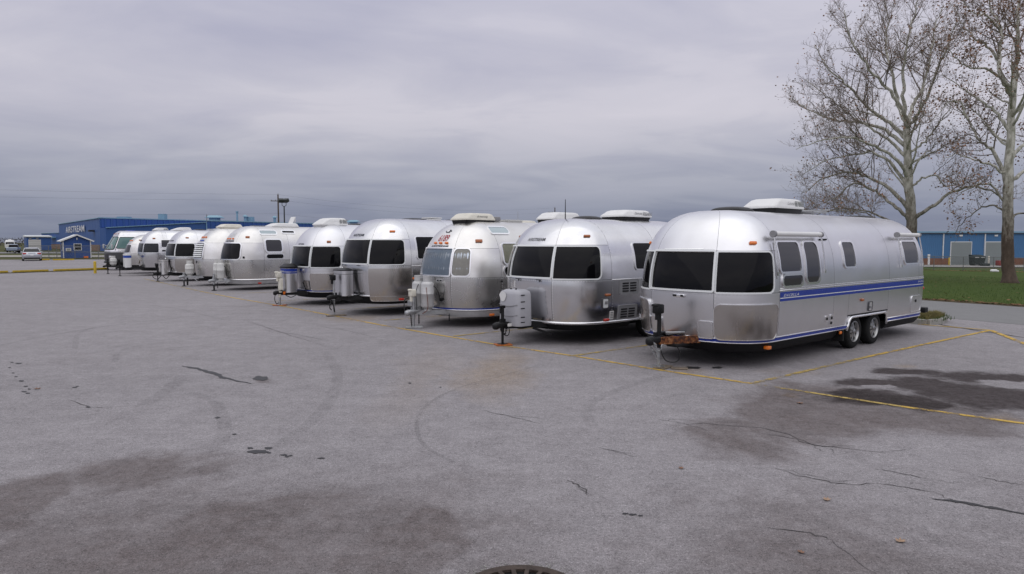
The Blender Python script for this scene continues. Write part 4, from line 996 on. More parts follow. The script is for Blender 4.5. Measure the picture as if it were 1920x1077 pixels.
    c1=M('GREATER_THAN',chip.outputs[0],.95); c2=M('LESS_THAN',vor.outputs['Distance'],.42); tone=M('MULTIPLY_ADD',M('MULTIPLY',c1,c2),.55,tone)
    c3=M('LESS_THAN',chip.outputs[0],.12); tone=M('MULTIPLY_ADD',M('MULTIPLY',c3,c2),-.30,tone)
    cr=n.new('ShaderNodeMix'); cr.data_type='RGBA'; l.new(mid.outputs['Fac'],cr.inputs['Factor']); cr.inputs[6].default_value=(.246,.229,.238,1); cr.inputs[7].default_value=(.270,.256,.264,1)
    sc=n.new('ShaderNodeVectorMath'); sc.operation='SCALE'; l.new(cr.outputs[2],sc.inputs[0]); l.new(M('MAXIMUM',tone,.25),sc.inputs['Scale'])
    def mix(fac,a,c,mode='MIX'):
        o=n.new('ShaderNodeMix'); o.data_type='RGBA'; o.blend_type=mode; l.new(fac,o.inputs['Factor']); l.new(a,o.inputs[6]); o.inputs[7].default_value=(*c,1); return o.outputs[2]
    brk=noi(9,5,.7)
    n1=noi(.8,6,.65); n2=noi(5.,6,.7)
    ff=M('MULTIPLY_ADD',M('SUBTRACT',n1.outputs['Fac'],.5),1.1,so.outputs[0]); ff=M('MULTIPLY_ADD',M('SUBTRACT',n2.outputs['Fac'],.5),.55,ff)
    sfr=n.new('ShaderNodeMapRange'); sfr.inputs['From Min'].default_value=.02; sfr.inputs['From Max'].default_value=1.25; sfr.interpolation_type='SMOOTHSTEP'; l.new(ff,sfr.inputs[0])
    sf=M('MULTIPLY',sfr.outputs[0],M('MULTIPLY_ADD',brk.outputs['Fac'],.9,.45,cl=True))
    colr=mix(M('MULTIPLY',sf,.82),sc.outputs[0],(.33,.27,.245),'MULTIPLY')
    colr=mix(M('MULTIPLY',M('MULTIPLY',rust,.85),brk.outputs['Fac']),colr,(.95,.72,.40),'MULTIPLY')
    colr=mix(M('MULTIPLY',sharp_f,M('MULTIPLY_ADD',brk.outputs['Fac'],.5,.68,cl=True)),colr,(.16,.13,.125),'MULTIPLY')
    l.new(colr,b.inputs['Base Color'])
    b.inputs['Roughness'].default_value=.9
    b.inputs['Specular IOR Level'].default_value=.25
    bp=n.new('ShaderNodeBump'); bp.inputs['Strength'].default_value=.55; bp.inputs['Distance'].default_value=.006
    l.new(M('ADD',grit.outputs['Fac'],M('MULTIPLY',fine.outputs['Fac'],.6)),bp.inputs['Height']); l.new(bp.outputs[0],b.inputs['Normal'])
asphalt()
def ground_mat(name,cols,scales,bump=.6,bsc=25):
    m,nt,n,l,b=nodes(name); geo=n.new('ShaderNodeTexCoord').outputs['Object']
    cur=None
    for i,(sc,det) in enumerate(scales):
        t=n.new('ShaderNodeTexNoise'); t.inputs['Scale'].default_value=sc; t.inputs['Detail'].default_value=det; t.inputs['Roughness'].default_value=.65; l.new(geo,t.inputs['Vector'])
        r=n.new('ShaderNodeValToRGB'); l.new(t.outputs['Fac'],r.inputs[0]); r.color_ramp.elements[0].position=.32; r.color_ramp.elements[1].position=.68
        r.color_ramp.elements[0].color=(*cols[i][0],1); r.color_ramp.elements[1].color=(*cols[i][1],1)
        if cur is None: cur=r.outputs[0]
        else:
            mx=n.new('ShaderNodeMix'); mx.data_type='RGBA'; mx.inputs['Factor'].default_value=.5; l.new(cur,mx.inputs[6]); l.new(r.outputs[0],mx.inputs[7]); cur=mx.outputs[2]
    l.new(cur,b.inputs['Base Color']); b.inputs['Roughness'].default_value=.95; b.inputs['Specular IOR Level'].default_value=.1
    t=n.new('ShaderNodeTexNoise'); t.inputs['Scale'].default_value=bsc; t.inputs['Detail'].default_value=5; l.new(geo,t.inputs['Vector'])
    bp=n.new('ShaderNodeBump'); bp.inputs['Strength'].default_value=bump; bp.inputs['Distance'].default_value=.05; l.new(t.outputs['Fac'],bp.inputs['Height']); l.new(bp.outputs[0],b.inputs['Normal'])
    return m
ground_mat('field',[((.055,.065,.022),(.10,.095,.042)),((.05,.075,.02),(.085,.09,.035)),((.06,.06,.025),(.11,.10,.05))],[(.06,4),(.7,5),(7,5)])
ground_mat('lawn',[((.033,.058,.012),(.09,.10,.026)),((.032,.068,.011),(.078,.10,.025)),((.03,.055,.01),(.085,.125,.03))],[(.12,4),(1.1,5),(14,5)])
ground_mat('road_grey',[((.19,.19,.195),(.24,.238,.24)),((.18,.18,.18),(.25,.25,.25)),((.15,.15,.15),(.28,.28,.28))],[(.15,4),(2,5),(60,4)],.3,60)
ground_mat('gravel',[((.30,.28,.25),(.40,.38,.34)),((.28,.27,.25),(.42,.40,.37)),((.22,.21,.2),(.45,.43,.4))],[(.15,4),(2,5),(30,4)],.4,40)
ground_mat('soil',[((.06,.045,.03),(.11,.085,.05)),((.07,.06,.03),(.10,.09,.045)),((.04,.03,.02),(.12,.09,.06))],[(.5,4),(4,5),(30,4)],.5,40)
ground_mat('concrete',[((.28,.275,.26),(.36,.35,.33)),((.27,.26,.25),(.38,.37,.35)),((.22,.21,.2),(.4,.39,.37))],[(.5,4),(4,5),(50,4)],.3,60)
def paint(name,c,wear=.45,sc=7.):
    """worn road paint: holes where the asphalt shows"""
    m,nt,n,l,b=nodes(name); geo=n.new('ShaderNodeTexCoord').outputs['Object']
    b.inputs['Roughness'].default_value=.75
    t=n.new('ShaderNodeTexNoise'); t.inputs['Scale'].default_value=sc; t.inputs['Detail'].default_value=8; t.inputs['Roughness'].default_value=.75; l.new(geo,t.inputs['Vector'])
    t2=n.new('ShaderNodeTexNoise'); t2.inputs['Scale'].default_value=.9; t2.inputs['Detail'].default_value=3; l.new(geo,t2.inputs['Vector'])
    ad=n.new('ShaderNodeMath'); ad.operation='MULTIPLY_ADD'; ad.inputs[1].default_value=.6; l.new(t2.outputs['Fac'],ad.inputs[0]); l.new(t.outputs['Fac'],ad.inputs[2])
    mr=n.new('ShaderNodeMapRange'); mr.inputs['From Min'].default_value=wear+.3-.06; mr.inputs['From Max'].default_value=wear+.3+.10; l.new(ad.outputs[0],mr.inputs[0])
    r=n.new('ShaderNodeMix'); r.data_type='RGBA'; l.new(t.outputs['Fac'],r.inputs['Factor']); r.inputs[6].default_value=(*[x*.75 for x in c],1); r.inputs[7].default_value=(*[min(1,x*1.15) for x in c],1)
    l.new(r.outputs[2],b.inputs['Base Color']); l.new(mr.outputs[0],b.inputs['Alpha'])
paint('yellow_paint',(.54,.35,.06),.42); paint('yellow_old',(.42,.30,.08),.475)
def rubber_mark(name,c,a):
    m,nt,n,l,b=nodes(name); geo=n.new('ShaderNodeTexCoord').outputs['Object']; b.inputs['Base Color'].default_value=(*c,1); b.inputs['Roughness'].default_value=.9
    t=n.new('ShaderNodeTexNoise'); t.inputs['Scale'].default_value=3.; t.inputs['Detail'].default_value=9; t.inputs['Roughness'].default_value=.8; l.new(geo,t.inputs['Vector'])
    r=n.new('ShaderNodeMapRange'); r.inputs['From Min'].default_value=.3; r.inputs['From Max'].default_value=.7; r.inputs['To Max'].default_value=a; l.new(t.outputs['Fac'],r.inputs[0]); l.new(r.outputs[0],b.inputs['Alpha'])
rubber_mark('tyre_rubber',(.05,.048,.05),.20); rubber_mark('faint_rubber',(.06,.057,.06),.13)
simple('yellow_solid',(.58,.40,.03),.6,var=.25,scale=6,bump=.1)
simple('tar',(.022,.021,.023),.55,var=.4,scale=30,bump=.3)
simple('crack',(.055,.05,.05),.95)

# the big sheet to the horizon
m=MB(); xs=[-4000,-1500,-600,-300,-150,-90,-50,-25]+[10*i for i in range(0,18)]+[200,300,600,1500,4000]
ys=[-400,-150,-60,-20,0,15]+[22+7*i for i in range(20)]+[170,200,260,400,700,1500,5000]
m.add([(x,y,-.07+dip(x,y)) for y in ys for x in xs],[(j*len(xs)+i,j*len(xs)+i+1,(j+1)*len(xs)+i+1,(j+1)*len(xs)+i) for j in range(len(ys)-1) for i in range(len(xs)-1)])
struct(m.build('ground','field',smooth=True,angle=180))
# car park: one asphalt sheet
far=LE0+LD*95
lot=[(-220,-60),(LE1.x-LD.x*95,LE1.y-LD.y*95),(LE1.x,LE1.y),(LE0.x,LE0.y),(far.x,far.y),(-40,112),(-44,82.5),(-61,80.5),(-220,62)]
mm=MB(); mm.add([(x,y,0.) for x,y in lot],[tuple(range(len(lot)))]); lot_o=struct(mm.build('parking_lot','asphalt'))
# lighter through road along the lawn
road=MB(); A,B=LE1-LD*95-LN*.02,LE0+LD*60-LN*.02; w=5.4
road.add([(A.x,A.y,.004),(B.x,B.y,.004),(B.x-LN.x*w,B.y-LN.y*w,.004),(A.x-LN.x*w,A.y-LN.y*w,.004)],[(0,1,2,3)] if True else [])
struct(road.build('road','road_grey'))
# lawn
lm=MB(); nu,nv=60,40
for j in range(nv+1):
    for i in range(nu+1):
        p=LE1-LD*70+LD*(165*i/nu)+LN*(64*(j/nv)**1.3); lm.v.append((p.x,p.y,.035*min(1,j)+dip(p.x,p.y)+.02*mnoise.noise((p.x*.3,p.y*.3,0))*min(1,j)))
lm.f=[(j*(nu+1)+i,(j+1)*(nu+1)+i,(j+1)*(nu+1)+i+1,j*(nu+1)+i+1) for j in range(nv) for i in range(nu)]
lm.f=[tuple(reversed(f)) if False else f for f in lm.f]
struct(lm.build('lawn','lawn',smooth=True,angle=180))
def lawn_z(x,y): return .033+dip(x,y)
# grass blades on the visible part, thick towards the road
def blades(name,pts,h,w,mat,label,cat='grass',per=1):
    m=MB()
    for x,y,z,k in pts:
        a=random.uniform(0,6.28); hh=h*random.uniform(.5,1.2)*k; dx,dy=math.cos(a)*w,math.sin(a)*w; lx,ly=random.gauss(0,hh*.35),random.gauss(0,hh*.35)
        m.add([(x-dx,y-dy,z-.01),(x+dx,y+dy,z-.01),(x+lx,y+ly,z+hh)],[(0,1,2)])
    o=m.build(name,mat,stuff=True); o['label']=label; o['category']=cat; return o
simple('blade_green',(.056,.105,.018),.8,var=.5,scale=1.5); simple('blade_dry',(.22,.19,.07),.85,var=.5,scale=3)
pts=[]
for _ in range(34000):
    u=random.random(); d=.05+26*u**1.7; t=random.uniform(-16,14)*(1+d*.03); p=LE1.lerp(LE0,.5)+LD*t+LN*d
    if p.x/p.y<.52: continue
    pts.append((p.x,p.y,lawn_z(p.x,p.y),1.))
blades('lawn_grass',pts,.055,.010,'blade_green','short green grass of the lawn beyond the road')
# leaf litter along the lawn edge and the far leaf line
def litter(name,pts,label,mat='dead_leaf'):
    m=MB()
    for x,y,z in pts:
        s=random.uniform(.03,.06); a=random.uniform(0,6.28); t=random.uniform(-.5,.5); M_=Matrix.Rotation(a,3,'Z')@Matrix.Rotation(t,3,'X')
        m.add([M_@Vector(q)*s+Vector((x,y,z+s*.45)) for q in ((-1,-.6,0),(1,-.7,.1),(.8,.7,0),(-.7,.8,.15))],[(0,1,2,3)])
    o=m.build(name,mat,stuff=True); o['label']=label; o['category']='leaves'; return o
simple('dead_leaf',(.20,.095,.04),.85,var=.6,scale=4); simple('leaf_tan',(.36,.24,.16),.8,var=.4,scale=30)
pts=[]
for _ in range(900):
    p=LE1.lerp(LE0,.5)+LD*random.uniform(-14,12)+LN*abs(random.gauss(0,.16)); pts.append((p.x,p.y,.03))
for _ in range(250):
    d=random.uniform(0,25); p=LE1.lerp(LE0,.5)+LD*random.uniform(-14,14)+LN*d
    if p.y>5: pts.append((p.x,p.y,lawn_z(p.x,p.y)+.03))
litter('fallen_leaves',pts,'brown fallen leaves strewn along the lawn edge')
FY=69.
pts=[]
for _ in range(1600):
    x=random.uniform(34,56); y=FY-3.2+random.gauss(0,.5)+.6*math.sin(x); pts.append((x,y,lawn_z(x,y)+.04))
litter('fallen_leaves',pts,'long rust brown drift of fallen leaves in front of the chain link fence')
edge=MB(); P=[LE1.lerp(LE0,.5)+LD*(t*.5-16) for t in range(66)]
vs=[]
for i,p in enumerate(P):
    a=p-LN*random.uniform(.02,.14); c=p+LN*random.uniform(.05,.16); vs+=[(a.x,a.y,.008),(c.x,c.y,.05)]
edge.add(vs,[(2*i,2*i+1,2*i+3,2*i+2) for i in range(len(P)-1)]); struct(edge.build('lawn_edge','soil'))

# ---------------------------------------------------------------- paint, cracks, marks on the lot (parts of the lot)
def strip(name,pts,w,mat,z,jit=0.,sub=1,parent=lot_o,taper=False):
    P=[Vector(p) for p in pts]; Q=[]
    for a,c in zip(P,P[1:]):
        for k in range(sub): Q.append(a.lerp(c,k/sub))
    Q.append(P[-1])
    if jit: Q=[q+Vector((random.gauss(0,jit),random.gauss(0,jit))) for q in Q]
    vs=[]
    for i,q in enumerate(Q):
        t=(Q[min(i+1,len(Q)-1)]-Q[max(i-1,0)]); t=t.normalized() if t.length>1e-6 else Vector((1,0)); nrm=Vector((-t.y,t.x)); ww=w*(random.uniform(.6,1.4) if jit else 1)
        if taper: ww*=math.sin(math.pi*(i+.3)/(len(Q)-.4))**.6 if len(Q)>2 else 1
        vs+=[(q.x-nrm.x*ww/2,q.y-nrm.y*ww/2,z),(q.x+nrm.x*ww/2,q.y+nrm.y*ww/2,z)]
    o=MB().add(vs,[(2*i,2*i+1,2*i+3,2*i+2) for i in range(len(Q)-1)]).build(name,mat,parent)
    for f in o.data.polygons: pass
    return o
def px(*a): return [G(*p) for p in a]
front=px((2300,843),(1920,795),(1690,763)); strip('parking_line',front,.085,'yellow_paint',.006)
strip('parking_line',px((1690,763),(1560,743),(1410,720)),.085,'yellow_old',.0062)
strip('parking_line',px((1410,720),(1240,695),(1075,668),(945,649),(830,630),(717,610.5),(632,594),(538,576),(442,559.7),(380,547.5)),.085,'yellow_paint',.006)
strip('parking_line',px((380,547.5),(335,537.6),(308,531.5),(270,523)),.085,'yellow_old',.006)
AX=Vector((math.cos(R(39)),math.sin(R(39))))
strip('parking_line',px((1410,720),(1630,669)),.085,'yellow_old',.008); strip('parking_line',px((1630,669),(1800,632),(1857,620)),.085,'yellow_paint',.0084)
strip('parking_line',px((1857,620),(1920,645),(2100,716)),.11,'yellow_paint',.0105); strip('parking_line',px((1722,609),(1857,620)),.09,'yellow_paint',.012)
for p in ((1067,669),(850,631),(694,603.5),(636,581.5),(500,566),(425,552)):
    a=Vector(G(*p)); strip('parking_line',[a,a+AX*9.5],.085,'yellow_old',.0084)
for pl in (((1230,787),(1262,791),(1290,796),(1320,794),(1360,799),(1425,802),(1480,816),(1530,836),(1590,842),(1640,848),(1725,855)),((1425,812),(1480,822),(1540,838),(1600,836)),((1445,876),(1500,893),(1550,903),(1605,911),(1640,906)),((1640,906),(1700,915),(1760,925)),
           ((455,600),(480,608),(520,621),(560,634),(612,650)),((905,770),(950,780),(1012,795)),((1640,880),(1700,890),(1730,897)),((1830,893),(1880,904),(1920,910)),((1060,900),(1090,912),(1105,930)),((500,620),(560,628),(620,640)),((130,750),(170,764),(200,766)),((1120,840),(1180,850)),((1440,990),(1520,1000),(1560,1014)),((580,610),(640,618),(700,632))):
    strip('crack',px(*pl),.010,'crack',.0035,.011,5,taper=True)
    W2=[Vector(q) for q in px(*pl)]
    for _ in range(max(1,len(pl)//2)):
        i=random.randrange(len(W2)-1); a=W2[i].lerp(W2[i+1],random.random()); d=(W2[i+1]-W2[i]).normalized(); th=random.choice((-1,1))*random.uniform(.25,.75); d=Vector((d.x*math.cos(th)-d.y*math.sin(th),d.x*math.sin(th)+d.y*math.cos(th))); L=random.uniform(.15,.6)
        strip('crack',[a,a+d*L*.5+Vector((random.gauss(0,.03),random.gauss(0,.03))),a+d*L],.005,'crack',.0037,.010,4,taper=True)
strip('crack_sealant',px((340,687),(372,692),(400,700),(420,709),(470,720)),.09,'tar',.005,.010,5,taper=True)
strip('crack_sealant',px((1748,936),(1800,942),(1860,953),(1960,972)),.045,'tar',.005,.006,6,taper=True)
strip('crack',px((1700,596),(1760,609),(1850,623),(1960,640)),.05,'crack',.0068,.02,8)
def arc(p,w,mat,name='tyre_mark'):
    Q=[Vector(q) for q in px(*p)]; out=[]
    E_=[Q[0]*2-Q[1]]+Q+[Q[-1]*2-Q[-2]]
    for i in range(1,len(E_)-2):
        for k in range(8):
            t=k/8; a,b_,c,d=E_[i-1],E_[i],E_[i+1],E_[i+2]; out.append(.5*((2*b_)+(c-a)*t+(2*a-5*b_+4*c-d)*t*t+(3*b_-a-3*c+d)*t**3))
    out.append(Q[-1]); return strip(name,out,w,mat,arc.z); 
arc.z=.0042
for p,w,mt in ((((1010,686),(930,708),(860,728),(800,760),(782,795),(795,835),(850,868)),.05,'tyre_rubber'),(((610,660),(632,700),(622,745),(585,790),(520,840)),.16,'faint_rubber'),(((1240,705),(1150,735),(1100,765),(1110,800)),.14,'faint_rubber'),(((0,648),(120,625),(260,604),(420,590),(600,584)),.12,'faint_rubber'),(((140,655),(150,625),(200,612),(330,604)),.10,'faint_rubber'),(((215,680),(225,660),(270,648),(380,634)),.10,'faint_rubber'),(((350,738),(400,752),(420,790),(415,830)),.15,'faint_rubber'),(((100,560),(300,575),(420,600)),.1,'faint_rubber'),(((1320,735),(1250,745),(1180,770)),.1,'faint_rubber'),(((340,710),(310,735),(270,760)),.2,'faint_rubber')):
    arc(p,w,mt); arc.z+=.00012
def spot(px_,py_,rx,ry,mat='tar',name='tar_spot',z=.0048):
    n=14; k=[random.uniform(.6,1.15) for _ in range(n)]; vs=[(*G(px_+rx*k[i]*math.cos(2*math.pi*i/n),py_-ry*k[i]*math.sin(2*math.pi*i/n)),z) for i in range(n)]
    return MB().add(vs,[tuple(range(n))]).build(name,mat,lot_o)
for q in ((483,848,22,3.4),(504,841,9,2.6),(470,841,6,2),(532,854,7,1.6),(538,857,5,1.4),(545,855,4,1.2),(602,860,8,1.6),(505,850,4,1.3),(490,710,17,4.5),(408,784,6,1.5),(440,815,5,1.3),(35,682,7,1.2),(22,680,4,.9),(40,715,6,1.4),(48,725,5,1.2),(45,735,6,1.3),(52,738,5,1.2),(30,707,4,1),(140,727,5,1),(145,725,3,.8),(165,764,6,1.4),(18,690,3,.8),(25,700,3,.8),(55,730,4,1),(768,719,3,1),(826,727,2,1),(1300,690,14,2.4),(1345,690,12,2)): spot(*q)
for q in ((1172,964,7,1.6),(1186,966,8,1.8),(1200,968,6,1.4)): spot(*q,z=.0055)
# storm drain grate
gc=(.05,G(975,1064)[1]-.372)
d=thing('drain_grate','round cast iron drain grate with radial slots, set flush in the asphalt','drain',(gc[0],gc[1],0))
simple('cast_iron',(.075,.055,.045),.8,.3,var=.5,scale=20,bump=.5,bscale=80); simple('pit_shade',(.004,.004,.004),.9)
MB().lathe([(.30,.006),(.30,.024),(.345,.026),(.365,.020),(.372,.004)],56,None,False).build('rim','cast_iron',d,True,30)
MB().lathe([(.31,.005),(.0005,.0052)],40,None,False).build('pit_shade','pit_shade',d)  # flat black disc, its colour stands in for the shade below the grate
MB().lathe([(.09,.006),(.09,.024),(.0005,.026)],24,None,False).build('hub','cast_iron',d,True,30)
MB().lathe([(.195,.006),(.195,.022),(.215,.022),(.215,.006)],40,None,False).build('ring','cast_iron',d,True,30)
for k in range(22):
    a=2*math.pi*k/22; MB().bar((.08*math.cos(a),.08*math.sin(a),.015),(.305*math.cos(a),.305*math.sin(a),.015),.026,.018).build('spoke','cast_iron',d)
m=MB()
for _ in range(420):
    a=random.uniform(0,6.28); r=random.gauss(.40,.03); s=random.uniform(.003,.010); m.box((gc[0]+r*math.cos(a),gc[1]+r*math.sin(a),s*.4),(s,s*random.uniform(.5,1.3),s),Matrix.Rotation(a*3,3,'Z'))
o=m.build('grit','concrete',stuff=True); o['label']='loose grit gathered round the drain grate'; o['category']='grit'
simple('leaf_plain',(.24,.13,.08),.8,var=.5,scale=25)
for i,(p,sz,rz,lb) in enumerate((((1688,1016),.045,.3,'pale tan curled leaf lying alone on the open asphalt'),((1277,879),.035,1.2,'small curled brown leaf on the asphalt below the long crack'),((1500,757),.05,2.2,'orange brown leaf on the dark oil stain'),((1550,938),.045,.9,'tiny pale scrap lying on asphalt below the forked crack'),((1502,1037),.03,1.9,'thin reddish leaf flat on the asphalt'),((70,730),.05,.4,'yellowish leaf beside the row of tar dots'))):
    m=MB(); n=9
    rim=[(1.,0,.1),(.55,.25,.0),(.6,.62,.22),(.1,.42,.02),(-.35,.7,.25),(-.5,.2,.03),(-1.,.0,.2),(-.5,-.3,.02),(-.3,-.7,.2),(.1,-.4,.0),(.6,-.6,.18),(.5,-.2,.0)]
    vs=[Vector((0,0,.02))*sz]+[Vector(q)*sz for q in rim]; m.add(vs,[(0,k+1,(k+1)%12+1) for k in range(12)])
    o=m.build('fallen_leaf','leaf_tan' if i in(0,3) else 'leaf_plain'); o.location=(*G(*p),.006); o.rotation_euler=(0,0,rz); tag(o,lb,'leaf')
# ================================================================ kerbs, island, bollard
simple('concrete_kerb',(.36,.35,.32),.85,var=.35,scale=5,bump=.3)
K0=Vector(G(0,513)); K1=Vector(G(190,506.5)); KD=(K1-K0).normalized(); KN=Vector((KD.y,-KD.x))
def on_kerb(pxx):
    t0,t1=-30.,30.
    for _ in range(40):
        tm=(t0+t1)/2; p=K0+KD*tm
        if CX+FPX*p.x/p.y<pxx: t0=tm
        else: t1=tm
    return K0+KD*t0
kb=thing('kerb','long low kerb painted yellow on top, edging the lot before the guard hut','kerb')
for a,c in ((-330,13),(24,89),(101,202)):
    A,B=on_kerb(a),on_kerb(c); o=MB().bar((A.x,A.y,.075),(B.x,B.y,.075),.20,.17).build('kerb_stone','yellow_solid',kb)
    MB().bar((A.x+KN.x*.106,A.y+KN.y*.106,.03),(B.x+KN.x*.106,B.y+KN.y*.106,.03),.02,.06).build('kerb_foot','soil',o)  # brown strip low on the near face of the kerb
A,B=on_kerb(-330),on_kerb(202); n=60; vs=[]
for i in range(n+1):
    p=A.lerp(B,i/n); a=p+KN*.09; c=p+KN*(.45+random.uniform(-.12,.12)); vs+=[(a.x,a.y,.02),(c.x,c.y,.006)]
struct(MB().add(vs,[(2*i,2*i+1,2*i+3,2*i+2) for i in range(n)]).build('verge','soil'))
pts=[]
for _ in range(2600):
    p=A.lerp(B,random.random())+KN*random.uniform(.08,.4); pts.append((p.x,p.y,.01,1))
blades('verge_grass',pts,.08,.012,'blade_dry','thin dry grass growing along the foot of the yellow kerb')
p=G(178.5,513); bo=MB().lathe([(.085,0),(.085,.72),(.07,.77),(.03,.79)],18).build('bollard','yellow_solid',None,True,50); bo.location=(p[0],p[1],0); tag(bo,'yellow pipe bollard standing before the motorhome','bollard')
for a,c,lb in ((76,91,'short yellow kerb stone beside the parked silver car'),(99,139,'long yellow kerb stone in front of the guard hut')):
    A,B=G(a,488.5),G(c,488); o=MB().bar((A[0],A[1],.07),(B[0],B[1],.07),.3,.16).build('kerb_stone','yellow_solid'); tag(o,lb,'kerb')
# island at the right
isl=thing('planting_island','small kerbed island with dry grass behind the blue striped trailer','island')
rim=[Vector(G(*q)) for q in ((1560,584),(1640,597),(1700,606),(1738,609.5),(1760,607.5),(1771,603),(1760,598.5),(1700,590),(1600,577))]
cen=sum(rim,Vector((0,0)))/len(rim)
MB().prism([tuple(q) for q in reversed(rim)],.0,.10).build('soil_bed','soil',isl)
for a,c in zip(rim,rim[1:]):
    MB().bar((a.x,a.y,.06),(c.x,c.y,.06),.14,.13).build('kerb_stone','concrete_kerb',isl)
pts=[]
for _ in range(3800):
    u=random.random()**.6; a,c=rim[random.choice((2,3,4,5,6))],rim[random.choice((3,4,5,6,7))]; q=Vector(G(1742,603)).lerp(a.lerp(c,random.random()),u*.9); pts.append((q.x,q.y,.09,1.))
g=blades('dry_grass',pts,.16,.008,'blade_dry','tufts of dry yellowish grass on the island'); 
pts=[(q[0]+random.gauss(0,.1),q[1]+random.gauss(0,.1),.09,1.) for q in pts[:1500]]
blades('green_grass',pts,.10,.008,'blade_green','green blades among the dry tufts on the island')

# ================================================================ buildings
def siding(name,c,period=.30,contrast=.18,ang=0.):
    m,nt,n,l,b=nodes(name); g=n.new('ShaderNodeTexCoord').outputs['Object']
    mp=n.new('ShaderNodeMapping'); mp.inputs['Rotation'].default_value=(0,0,ang); l.new(g,mp.inputs[0])
    w=n.new('ShaderNodeTexWave'); w.inputs['Scale'].default_value=1/period/math.pi*1.57; w.inputs['Distortion'].default_value=0; l.new(mp.outputs[0],w.inputs['Vector'])
    t=n.new('ShaderNodeTexNoise'); t.inputs['Scale'].default_value=.4; t.inputs['Detail'].default_value=5; l.new(g,t.inputs['Vector'])
    r=n.new('ShaderNodeMix'); r.data_type='RGBA'; l.new(t.outputs['Fac'],r.inputs['Factor']); r.inputs[6].default_value=(*[x*(1-contrast) for x in c],1); r.inputs[7].default_value=(*[x*(1+contrast) for x in c],1)
    l.new(r.outputs[2],b.inputs['Base Color']); b.inputs['Roughness'].default_value=.5
    bp=n.new('ShaderNodeBump'); bp.inputs['Strength'].default_value=.5; bp.inputs['Distance'].default_value=.06; l.new(w.outputs['Fac'],bp.inputs['Height']); l.new(bp.outputs[0],b.inputs['Normal'])
siding('siding_blue',(.032,.10,.31),.6,.12,R(-45)); siding('siding_light',(.055,.16,.33),.45,.12); siding('siding_hut',(.02,.075,.28),.25,.1,R(-39)); siding('siding_rib',(.03,.095,.34),1.6,.1,R(-54))
siding('door_panel',(.23,.26,.26),.5,.06,R(90))
simple('trim_blue',(.22,.38,.52),.5); simple('roof_white',(.72,.74,.74),.5,var=.1,scale=.5); simple('vent_blue',(.22,.38,.47),.5); simple('brick_red',(.22,.095,.055),.85,var=.35,scale=1.2); simple('brick_brown',(.24,.15,.10),.85,var=.3,scale=1.2)
simple('door_dark',(.02,.02,.02),.6); simple('door_white',(.66,.65,.63),.5,var=.08,scale=.8); simple('frame_white',(.75,.75,.74),.5); simple('wood_pole',(.11,.08,.065),.9,var=.4,scale=3); simple('pole_black',(.02,.025,.025),.5); simple('wire',(.08,.08,.085),.6); simple('post_grey',(.17,.18,.18),.5,.5); simple('dumpster',(.015,.025,.025),.6,var=.3); simple('bin_red',(.25,.03,.03),.6)
def volume(name,foot,tops,mat,parent,z0=0.):
    n=len(foot); vs=[(x,y,z0) for x,y in foot]+[(x,y,z) for (x,y),z in zip(foot,tops)]
    return MB().add(vs,[tuple(range(n-1,-1,-1)),tuple(range(n,2*n))]+[(k,(k+1)%n,n+(k+1)%n,n+k) for k in range(n)]).build(name,mat,parent)
def along(A,B,t): return Vector((A[0]+(B[0]-A[0])*t,A[1]+(B[1]-A[1])*t))
def wall_box(name,A,B,t0,t1,z0,z1,d,mat,parent,out):
    """flat piece on a wall from A to B, standing out by d along out"""
    p,q=along(A,B,t0),along(A,B,t1); o=Vector(out)
    foot=[p-o*.05,q-o*.05,q+o*d,p+o*d]
    return volume(name,[tuple(v) for v in foot],[z1]*4,mat,parent,z0)
C=(-96.,162.); Rr=(-46.,230.); Lf=(-142.,218.); Bk=(-92.,286.)
fac=thing('factory','long blue metal clad factory with white sign lettering on its end wall','building')
volume('wall',[C,Rr,Bk,Lf],[7.7]*4,'siding_blue',fac)
outR=Vector((Rr[1]-C[1],-(Rr[0]-C[0]))).normalized(); outL=Vector((-(C[1]-Lf[1])*-1,-(C[0]-Lf[0]))).normalized()
outL=Vector((C[1]-Lf[1],-(C[0]-Lf[0]))).normalized(); 
if outL.y>0: outL=-outL
if outR.y>0: outR=-outR
wall_box('rib_band',C,Rr,.004,1,5.5,7.6,.12,'siding_rib',fac,outR)
for k in range(60): wall_box('rib',C,Rr,.012+k*.0164,.012+k*.0164+.004,5.55,7.55,.26,'siding_blue',fac,outR)
wall_box('roof_trim',C,Rr,-.003,1,7.62,7.86,.25,'trim_blue',fac,outR); wall_box('roof_trim',Lf,C,0,1.003,7.62,7.8,.25,'trim_blue',fac,outL)
wall_box('brick_base',Lf,C,0,.99,0,1.45,.15,'brick_brown',fac,outL)
# annex with sloping eave in front of the long side
a0=Vector(C)+outR*3+ (Vector(Rr)-Vector(C))*.0; a1=along(C,Rr,.29)+outR*3
ann=[tuple(a0),tuple(a1),tuple(along(C,Rr,.29)),C]
volume('annex_wall',ann,[5.35,7.15,7.15,5.35],'siding_blue',fac)
wall_box('annex_base',tuple(a0),tuple(a1),.0,1,0,1.45,.15,'brick_brown',fac,outR)
MB().bar((a0.x+outR.x*.15,a0.y+outR.y*.15,5.42),(a1.x+outR.x*.15,a1.y+outR.y*.15,7.22),.35,.16).build('annex_trim','trim_blue',fac)
MB().bar((a1.x+outR.x*.2,a1.y+outR.y*.2,0),(a1.x+outR.x*.2,a1.y+outR.y*.2,7.0),.2,.2).build('downpipe','trim_blue',fac)
MB().bar((a1.x+.2,a1.y,7.2),(a1.x+.2,a1.y,9.2),.12,.12).build('vent_stack','post_grey',fac)
